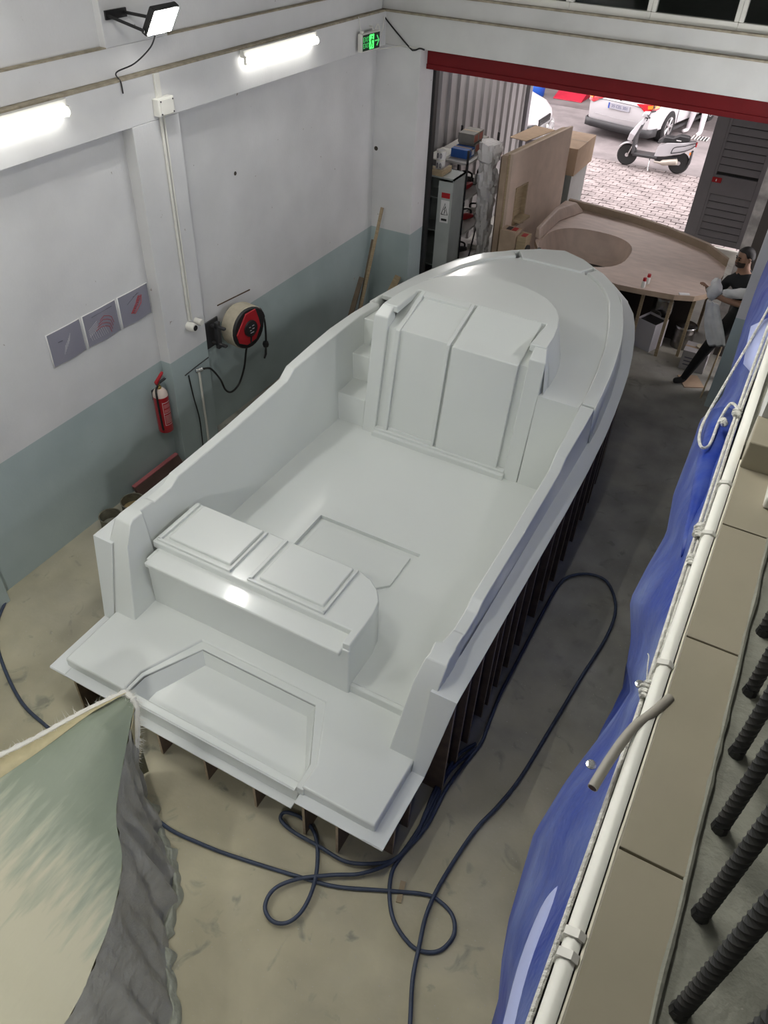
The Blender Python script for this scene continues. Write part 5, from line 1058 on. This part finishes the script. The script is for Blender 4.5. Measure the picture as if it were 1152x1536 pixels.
# ================================================================== COVERED FORM, LOWER LEFT
def form_mat():
    m = bpy.data.materials.new('dusty_green_plastic_cover'); m.use_nodes = True; nt = m.node_tree; b = nt.nodes['Principled BSDF']
    g = nt.nodes.new('ShaderNodeNewGeometry'); sp = nt.nodes.new('ShaderNodeSeparateXYZ'); nt.links.new(g.outputs['Position'], sp.inputs[0])
    mp = nt.nodes.new('ShaderNodeMapping'); mp.inputs['Rotation'].default_value = (0, 0, math.radians(35)); mp.inputs['Scale'].default_value = (14, 2.2, 3); nt.links.new(g.outputs['Position'], mp.inputs[0])
    n = nt.nodes.new('ShaderNodeTexNoise'); n.inputs['Scale'].default_value = 1.6; n.inputs['Detail'].default_value = 7; nt.links.new(mp.outputs[0], n.inputs['Vector'])
    mr = nt.nodes.new('ShaderNodeMapRange'); mr.inputs[1].default_value = 1.45; mr.inputs[2].default_value = .45; nt.links.new(sp.outputs['Y'], mr.inputs[0])
    ma = nt.nodes.new('ShaderNodeMath'); ma.operation = 'MULTIPLY_ADD'; ma.inputs[1].default_value = 1.2; ma.inputs[2].default_value = -.6; nt.links.new(n.outputs['Fac'], ma.inputs[0])
    ad = nt.nodes.new('ShaderNodeMath'); ad.operation = 'ADD'; nt.links.new(mr.outputs[0], ad.inputs[0]); nt.links.new(ma.outputs[0], ad.inputs[1])
    r = nt.nodes.new('ShaderNodeValToRGB'); r.color_ramp.elements[0].position = .25; r.color_ramp.elements[1].position = .75
    r.color_ramp.elements[0].color = (.23, .27, .205, 1); r.color_ramp.elements[1].color = (.47, .45, .33, 1); e = r.color_ramp.elements.new(.45); e.color = (.31, .34, .26, 1)
    nt.links.new(ad.outputs[0], r.inputs[0]); nt.links.new(r.outputs[0], b.inputs['Base Color'])
    b.inputs['Roughness'].default_value = .45
    bp = nt.nodes.new('ShaderNodeBump'); bp.inputs['Strength'].default_value = .35; bp.inputs['Distance'].default_value = .015; nt.links.new(n.outputs['Fac'], bp.inputs['Height']); nt.links.new(bp.outputs[0], b.inputs['Normal'])
    return m
t = thing('covered_mould', 'green mould part draped in dusty plastic sheet in the lower left corner', 'mould', (-2.6, 1.1, 0))
edge = [(-2.80, 1.96, .92), (-2.93, 1.70, .915), (-3.10, 1.32, .90), (-3.40, .80, .88), (-3.8, .1, .85), (-4.1, -.5, .85)]
crest = [(-2.70, 1.93, .90), (-2.36, 1.38, .82), (-2.12, 1.16, .80), (-1.97, .93, .79), (-1.88, .70, .78), (-1.80, .38, .78), (-1.75, -.5, .78)]
edge_s = smoothpath(edge, 8); crest_s = smoothpath(crest, 8)
def samp(P, n):
    L = [0]
    for a, b in zip(P, P[1:]): L.append(L[-1] + (b - a).length)
    out = []
    for k in range(n):
        d = L[-1] * k / (n - 1); i = max(j for j in range(len(L)) if L[j] <= d + 1e-9); i = min(i, len(P) - 2)
        f = (d - L[i]) / max(1e-9, L[i + 1] - L[i]); out.append(P[i].lerp(P[i + 1], f))
    return out
NU = 110
es, cs = samp(edge_s, NU), samp(crest_s, NU)
rows = []
for i in range(NU):
    row = []
    for k in range(13):
        f = k / 12; p = es[i].lerp(cs[i], f); p.z += .10 * math.sin(PI * f) * min(1, i / 12) + .006 * mnoise.noise(p * 9) + .004 * math.sin(k * 2.6 + i * .25)
        row.append(p)
    rows.append(row)
obj('cover_top', MB().grid(rows), form_mat(), t, smooth=True, sharp=180)
floorl = smoothpath([(-2.735, 1.80, .34), (-2.60, 1.74, .12), (-2.28, 1.55, .01), (-2.05, 1.38, .01), (-1.93, 1.13, .01), (-1.72, .92, .01), (-1.56, .75, .01), (-1.45, .2, .01), (-1.40, -.5, .01)], 8)
fl_ = samp(floorl, NU)
rows = []
for i in range(NU):
    row = []
    for k in range(25):
        f = k / 24; p = cs[i].lerp(fl_[i], f)
        sag = .05 * math.sin(PI * f) * min(1, i / 10)
        ph = i * .62 - 4.5 * f
        wv = (.030 * (1 - abs(math.sin(ph * .5)) ** .7) + .018 * math.sin(ph * 1.37 + 1)) * min(1, f * 1.6) + .022 * mnoise.noise(Vector((i * .35, f * 2, 0))) + .035 * mnoise.noise(Vector((i * .22, f * 5, 7))) * f
        nrm = Vector((.75, .55, .25))
        p = p - nrm * sag * .3 + nrm * wv; p.z = max(p.z, .006); row.append(p)
    rows.append(row)
obj('plastic_drape', MB().grid(rows), mat('grey_translucent_sheet', (.42, .42, .385), .34, var=.22, scale=4, bump=.9, bscale=13), t, smooth=True, sharp=180)
# crumpled hem lying on the floor
rows = []
for i in range(4, NU):
    p = fl_[i]; q0 = fl_[max(0, i - 1)]; q1 = fl_[min(NU - 1, i + 1)]
    tg = (q1 - q0); tg.z = 0; tg.normalize(); nn = Vector((-tg.y, tg.x, 0)); nn = nn if nn.x > 0 else -nn
    wd = (.07 + .06 * mnoise.noise(Vector((i * .38, 5, 0)))) * min(1, (i - 4) / 8 + .2)
    rows.append([(p + nn * (wd * k / 7 - .03) + tg * .03 * mnoise.noise(Vector((i * .7, k * .8, 2)))).to_tuple()[:2] + (max(.004, .012 + .045 * math.sin(PI * k / 7) * (1 + .9 * mnoise.noise(Vector((i * .55, k * .5, 9)))) + .02 * mnoise.noise(Vector((i * 1.3, k * 1.1, 4)))),) for k in range(8)])
obj('crumpled_hem', MB().grid(rows), mat('dusty_green_film', (.42, .44, .36), .45, var=.25, scale=9, bump=.8, bscale=25), t, smooth=True, sharp=180, subsurf=1)
# side below the left edge, tape and shaggy fibre edge
obj('mould_side', MB().grid([[p for p in es], [(p.x + .03, p.y - .02, .02) for p in es]]), mat('yellow_green_laminate', (.30, .30, .18), .5, var=.2), t)
obj('tip_side', MB().grid([[(-2.80, 1.96, .92), (-2.70, 1.93, .90), (-2.62, 1.80, .86)], [(-2.79, 1.95, .5), (-2.72, 1.92, .45), (-2.70, 1.84, .34)]]), M_MATS_T if False else mat('masking_tape', (.50, .44, .26), .6, var=.15, scale=14), t, solid=.004)
tape = []
for i in range(0, 55): tape.append([es[i] + Vector((0, 0, .006)), es[i].lerp(cs[i], .10) + Vector((0, 0, .022 + .015 * min(1, i / 10))), es[i].lerp(cs[i], .20) + Vector((0, 0, .03 + .03 * min(1, i / 10)))])
obj('masking_tape', MB().grid(tape), mat('masking_tape', (.50, .44, .26), .6), t, smooth=True, solid=.002)
M_FIB = mat('white_glass_fibre', (.74, .73, .68), .7)
fe = [p + Vector((0, .005, .01)) for p in es[:80]]
obj('fibre_edge', MB().tube(fe, [.018 + .010 * mnoise.noise(Vector((i * .8, 0, 0))) for i in range(len(fe))], 7), M_FIB, t, smooth=True)
fe2 = smoothpath([(-2.80, 1.96, .93), (-2.70, 1.94, .90), (-2.655, 1.86, .72), (-2.68, 1.82, .52), (-2.72, 1.80, .36)], 8)
obj('fibre_edge', MB().tube(fe2, [.02 + .012 * mnoise.noise(Vector((i * .9, 4, 0))) for i in range(len(fe2))], 7), M_FIB, t, smooth=True)
fz_ = MB()
for i in range(1500):
    src_ = fe if random.random() < .55 else fe2; p = random.choice(src_)
    d = Vector((random.gauss(.3, .8), random.gauss(.4, .8), random.gauss(.1, .6))).normalized() * random.uniform(.02, .085)
    s2 = d.orthogonal().normalized() * .0021
    vs = [fz_.bm.verts.new(q) for q in (p - s2, p + s2, p + d)]; fz_.bm.faces.new(vs)
ff = obj('loose_fibres', fz_, M_FIB, t); ff['kind'] = 'stuff'

# ================================================================== HOSES ON THE FLOOR
def hose(pts, label, z=.014, r=.0135):
    P = smoothpath([(x, y, z) for x, y in pts], 7)
    return tag(obj('air_hose', MB().tube(P, r, 8), M_BLUEH, smooth=True, sharp=180), label, 'hose')
hose([(-4.98, 2.62), (-4.80, 2.35), (-4.52, 2.14), (-4.05, 1.92), (-3.69, 1.85), (-3.23, 1.79), (-2.74, 1.74), (-2.39, 1.68), (-2.12, 1.7), (-1.87, 1.74), (-1.42, 1.84), (-1.16, 1.91), (-0.86, 2.05), (-0.66, 2.14), (-0.56, 2.16), (-0.43, 2.12), (-0.37, 2.02), (-0.4, 1.9), (-0.48, 1.84), (-0.58, 1.83), (-0.73, 1.9), (-0.83, 2.02), (-0.89, 2.16), (-0.89, 2.28), (-0.85, 2.51), (-0.86, 2.79), (-0.87, 3.03), (-0.78, 3.3)], 'blue hose running from the draped mould to the right-hand loop on the floor')
hose([(-0.79, 3.33), (-0.87, 3.16), (-0.88, 2.91), (-0.87, 2.71), (-0.87, 2.47), (-0.91, 2.24), (-1.05, 2.06), (-1.22, 1.95), (-1.4, 1.82), (-1.5, 1.69), (-1.49, 1.57), (-1.4, 1.52), (-1.31, 1.56), (-1.27, 1.67), (-1.29, 1.83), (-1.36, 1.99), (-1.47, 2.13), (-1.61, 2.18), (-1.73, 2.16), (-1.73, 2.1), (-1.61, 2.07), (-1.4, 2.07), (-1.19, 2.07), (-1.02, 2.15), (-0.91, 2.25), (-0.86, 2.45), (-0.88, 2.66), (-0.89, 2.93), (-0.78, 3.29)], 'blue hose with the left-hand loop below the boat stern', .04)
hose([(-0.38, 1.41), (-0.39, 1.45), (-0.48, 1.66), (-0.53, 1.85), (-0.57, 2.02), (-0.58, 2.2), (-0.56, 2.45), (-0.52, 2.72), (-0.45, 2.96), (-0.39, 3.25), (-0.34, 3.74), (-0.28, 4.35), (-0.22, 4.91), (-0.25, 5.27), (-0.4, 5.53), (-0.58, 5.55), (-0.74, 5.42), (-0.79, 5.24), (-0.80, 4.86), (-0.80, 4.32), (-0.80, 3.86), (-0.77, 3.51), (-0.76, 3.35), (-0.80, 3.11), (-0.83, 2.87), (-0.83, 2.56), (-0.89, 2.3)], 'long blue hose running from the bottom edge along the floor right of the boat', .03)
tag(obj('wood_offcut', MB().box(-.80, -.765, 2.02, 2.16, 0, .012, Matrix.Translation((-.78, 2.09, 0)) @ Matrix.Rotation(.25, 4, 'Z') @ Matrix.Translation((.78, -2.09, 0))), M_TAN), 'small wooden offcut on the floor at the stern corner', 'offcut')

# ================================================================== GALLERY EDGE, RIGHT
struct('trim_18', MB().box(.062, 3.2, -2.6, 9.2, 3.72, 4.085), M_GROUT, 'concrete gallery edge under the beige tiles', 'slab')
sill = MB().box(.176, .60, -2.6, 1.84, 4.08, 4.092); struct('trim_19', sill, M_GROUT, 'grey mortar strip at the foot of the railing', 'strip')
sl = struct('trim_20', MB().box(.08, .182, -2.6, 1.72, 4.084, 4.094), M_GROUT, 'beige tiled sill along the gallery edge', 'sill')
for a, b in ((-.72, -.267), (-.263, .193), (.197, .653), (.657, 1.113), (1.117, 1.478), (1.482, 1.72)):
    obj('tile', MB().box(.082, .178, a, b, 4.09, 4.102), M_TILE, sl, bevel=.0015)
jr = []
for k in range(70):
    y = -.6 + k * .034; jr.append((.180 + .003 * mnoise.noise(Vector((y * 9, 0, 0))), y, 4.099))
obj('mortar_bead', MB().tube(jr, [.005 + .003 * mnoise.noise(Vector((k * .9, 3, 0))) for k in range(70)], 6), M_GROUT, sl, smooth=True)
struct('trim_21', MB().box(.088, .30, 1.84, 2.1, 4.08, 6.4), M_WHITE, 'white plastered pier at the end of the tiled sill', 'pier')
struct('trim_22', MB().box(.08, .7, 1.715, 1.845, 4.085, 4.175), M_TILE, 'beige tile step at the foot of the white pier', 'step', bevel=.004)
struct('trim_23', MB().box(.09, .7, 2.1, 9.2, 4.08, 4.12), M_WHITE)
t = thing('edge_trunking', 'white plastic trunking along the gallery edge beside the rope', 'trunking', (.06, 1, 4.085))
tk = MB(); tk.prism([(.054, 4.078), (.052, 4.092), (.056, 4.104), (.066, 4.108), (.075, 4.104), (.077, 4.078)], -1.0, 9.1, 'y'); obj('trunking_body', tk, mat('bright_white_trunking', (.86, .85, .79), .45), t, smooth=True, sharp=50)
obj('sealant_bead', MB().tube([(.0805 + .0012 * mnoise.noise(Vector((k * .5, 0, 0))), -1 + k * .045, 4.10) for k in range(62)], .0035, 6), mat('cream_sealant', (.74, .70, .58), .6), t, smooth=True)
for yy in (1.42, 1.62, .47, .50, 1.02):
    obj('clip', MB().prism([(.050, 4.078), (.049, 4.106), (.068, 4.112), (.078, 4.106), (.078, 4.078)], yy, yy + .012, 'y'), M_PVC, t)
# twisted iron bars
t = thing('railing', 'black twisted iron bars of the gallery railing', 'railing', (.21, .8, 4.09))
bsrc = None
for y in (.215, .35, .487, .622, .765, .911, 1.05, 1.206):
    if bsrc is None:
        rings = []
        for k in range(241):
            z = .012 + 1.14 * k / 240; a = k * .47; h = .0088
            rings.append([(h * 1.41 * math.cos(a + PI / 2 * q + PI / 4), h * 1.41 * math.sin(a + PI / 2 * q + PI / 4), z) for q in range(4)])
        mbb = MB().loft(rings); mbb.lathe([(.0135, .0), (.0135, .006), (.0115, .018)], (0, 0, 0), 10)
        bsrc = obj('twisted_bar', mbb, M_IRON, t, world=False, smooth=True, sharp=35); bsrc.location = (-.001, y - .8, .0)
    else:
        b2 = bsrc.copy(); COL.objects.link(b2); b2.location = (-.001, y - .8, .0)
obj('top_rail', MB().box(.19, .23, -.4, 1.7, 5.24, 5.26), M_IRON, t, bevel=.004)
tag(obj('rail_foot', MB().box(.150, .20, 1.58, 1.70, 4.102, 4.135), M_PVC, bevel=.006), 'pale metal foot plate on the tiles by the white pier', 'bracket')
# bent grey pipe stub
pp = smoothpath([(.088, .96, 4.10), (.066, .905, 4.103), (.049, .868, 4.102), (.036, .82, 4.098), (.027, .775, 4.09), (.021, .738, 4.085)], 6)
t = thing('bent_pipe', 'bent grey pipe stub sticking out over the blue tarp', 'pipe', pp[0])
obj('pipe_wall', MB().tube(pp, .0085, 14), mat('grey_pipe', (.33, .31, .27), .5), t, smooth=True, sharp=60)
d = (pp[-1] - pp[-2]).normalized(); obj('pipe_bore', MB().tube([pp[-1] - d * .0005, pp[-1] + d * .0006], .0066, 14), mat('pipe_bore_dark', (.03, .012, .008), .8), t)
# blue tarp hanging from the rope
SIL = [(1.2, .10), (1.7, .05), (2.03, -.05), (2.27, -.10), (2.9, -.16), (3.41, -.09), (4.0, .04), (4.46, .13), (4.68, .03), (5.0, -.03), (5.45, -.16), (5.97, -.13), (6.3, -.10), (6.55, -.08), (7.24, -.16), (7.9, -.17), (8.38, -.18), (8.85, -.20), (9.22, -.11), (9.64, -.06), (10.61, -.10), (12, -.16), (13.3, -.19), (14.7, -.19), (16.5, -.02), (42, .0)]
t = thing('blue_tarp', 'blue tarpaulin curtain hanging from the rope along the gallery edge', 'tarp', (.0, 4.5, 0))
rows = []
Ys = [1.2 + .12 * k for k in range(70)] + [9.6 + .35 * k for k in range(20)] + [16.6 + 2.5 * k for k in range(11)]
LV = [(4.05, 0), (4.02, .12), (3.96, .32), (3.88, .52), (3.76, .74), (3.6, .90), (3.4, 1), (3.2, 1), (2.8, 1), (2.2, 1), (1.4, 1), (.7, 1), (.015, 1)]
for Y in Ys:
    xs_ = lerp(SIL, Y); row = []
    for z, f in LV:
        fold = .010 * math.sin(Y * 5.1 + z * 2.0) + .02 * mnoise.noise(Vector((Y * 1.4, z * 1.6, 0)))
        if z > 3.3: Xp = .225 + (xs_ - .225) * f; x = Xp * (5.2 - z) / 5.2 + fold * .45 * math.sin(PI * min(1, f)); 
        else: x = (xs_ * (5.2 - 3.4) / 5.2) + (fold + .012) * min(1, (3.4 - z))
        y = Y * (5.2 - z) / 5.2
        row.append((x, min(y, 9.13 - .05 * math.sin(Y)), z))
    rows.append(row)
obj('curtain', MB().grid(rows), M_TARP, t, smooth=True, sharp=180)
obj('pale_fold', MB().grid([[(.050, .675, 3.95), (.046, .60, 3.95), (.052, .52, 3.95), (.060, .43, 3.95), (.065, .38, 3.95)], [(.018, .63, 3.955), (.017, .53, 3.955), (.026, .47, 3.955), (.032, .42, 3.955), (.035, .36, 3.955)], [(.012, .61, 3.90), (.010, .52, 3.90), (.018, .45, 3.90), (.024, .40, 3.90), (.03, .34, 3.90)]]), M_TARPL, t, smooth=True, solid=.002, subsurf=2)
obj('pale_fold', MB().grid([[(.008, 2.44, 4.0), (-.006, 2.60, 4.01), (-.012, 2.72, 4.0), (.03, 2.82, 4.0)], [(.035, 2.34, 4.03), (.03, 2.48, 4.035), (.03, 2.60, 4.03), (.05, 2.7, 4.03)], [(.058, 2.24, 4.05), (.062, 2.34, 4.06), (.07, 2.45, 4.06), (.08, 2.55, 4.06)]]), M_TARPL, t, smooth=True, solid=.002)
cone = []
for k in range(9):
    f = k / 8; cx_, cy_, cz_ = .012 + .02 * f, 2.12 - .62 * f, 3.96; r = .045 * (1 - f) ** .8 + .002
    cone.append([(cx_ + r * math.cos(a), cy_ + r * 1.2 * math.sin(a) * .4, cz_ + r * math.sin(a)) for a in [PI * (.25 + 1.3 * q / 10) for q in range(11)]])
obj('curled_corner', MB().grid(cone), M_TARP, t, smooth=True, solid=.0015)
for x, y, z in ((.042, 1.02, 4.02), (.012, .865, 3.945)):
    obj('eyelet', MB().lathe([(.006, 0), (.010, .001), (.010, .003), (.006, .004)], (x - .004, y, z + .012), 14), M_STEEL, t)
# ropes
t = thing('rope', 'white braided rope tied along the gallery edge above the tarp', 'rope', (.045, 1.2, 4.05))
def rp(pts, r=.0042): return obj('strand', MB().tube(smoothpath(pts, 6), r, 7), M_ROPE, t, smooth=True)
rp([(.047, .15, 4.065), (.047, .39, 4.062), (.048, .70, 4.058), (.0485, .98, 4.06), (.044, 1.25, 4.06), (.041, 1.5, 4.062), (.037, 1.8, 4.06), (.036, 2.02, 4.06), (.036, 2.4, 4.06), (.04, 3.2, 4.07)])
rp([(.0555, .98, 4.06), (.052, 1.25, 4.06), (.050, 1.48, 4.062), (.046, 1.8, 4.06), (.044, 2.02, 4.06), (.05, 2.6, 4.06), (.052, 3.2, 4.07)])
rp([(.03, 3.0, 4.04), (.01, 2.66, 4.03), (-.022, 2.24, 4.01), (-.036, 2.02, 4.0), (-.022, 1.92, 4.0), (.0, 1.93, 4.0), (.002, 2.05, 4.01), (.012, 2.12, 4.03), (.030, 2.08, 4.05), (.038, 2.02, 4.06)])
def knot(c, s, n, label=None):
    P = []
    for k in range(n * 10):
        a = k * 2 * PI / 10; u = k / (n * 10)
        P.append((c[0] + s * .45 * math.cos(a) + .003 * math.sin(a * .37), c[1] + s * (u - .5) * 2.2, c[2] + s * .42 * math.sin(a) + .004))
    obj('knot', MB().tube(P, .0042, 6), M_ROPE, t, smooth=True)
knot((.050, .985, 4.062), .020, 4); knot((.047, 1.47, 4.064), .022, 6); knot((.050, 1.37, 4.062), .016, 4); knot((.036, 2.02, 4.062), .018, 4); knot((.014, 2.01, 4.03), .014, 3)
tag(obj('twine_end', MB().tube(smoothpath([(.047, .995, 4.065), (.038, 1.03, 4.075), (.034, 1.05, 4.08), (.030, 1.055, 4.082)], 5), .0012, 5), M_ROPE), 'thin loose twine end beside the nearest rope knot', 'twine')
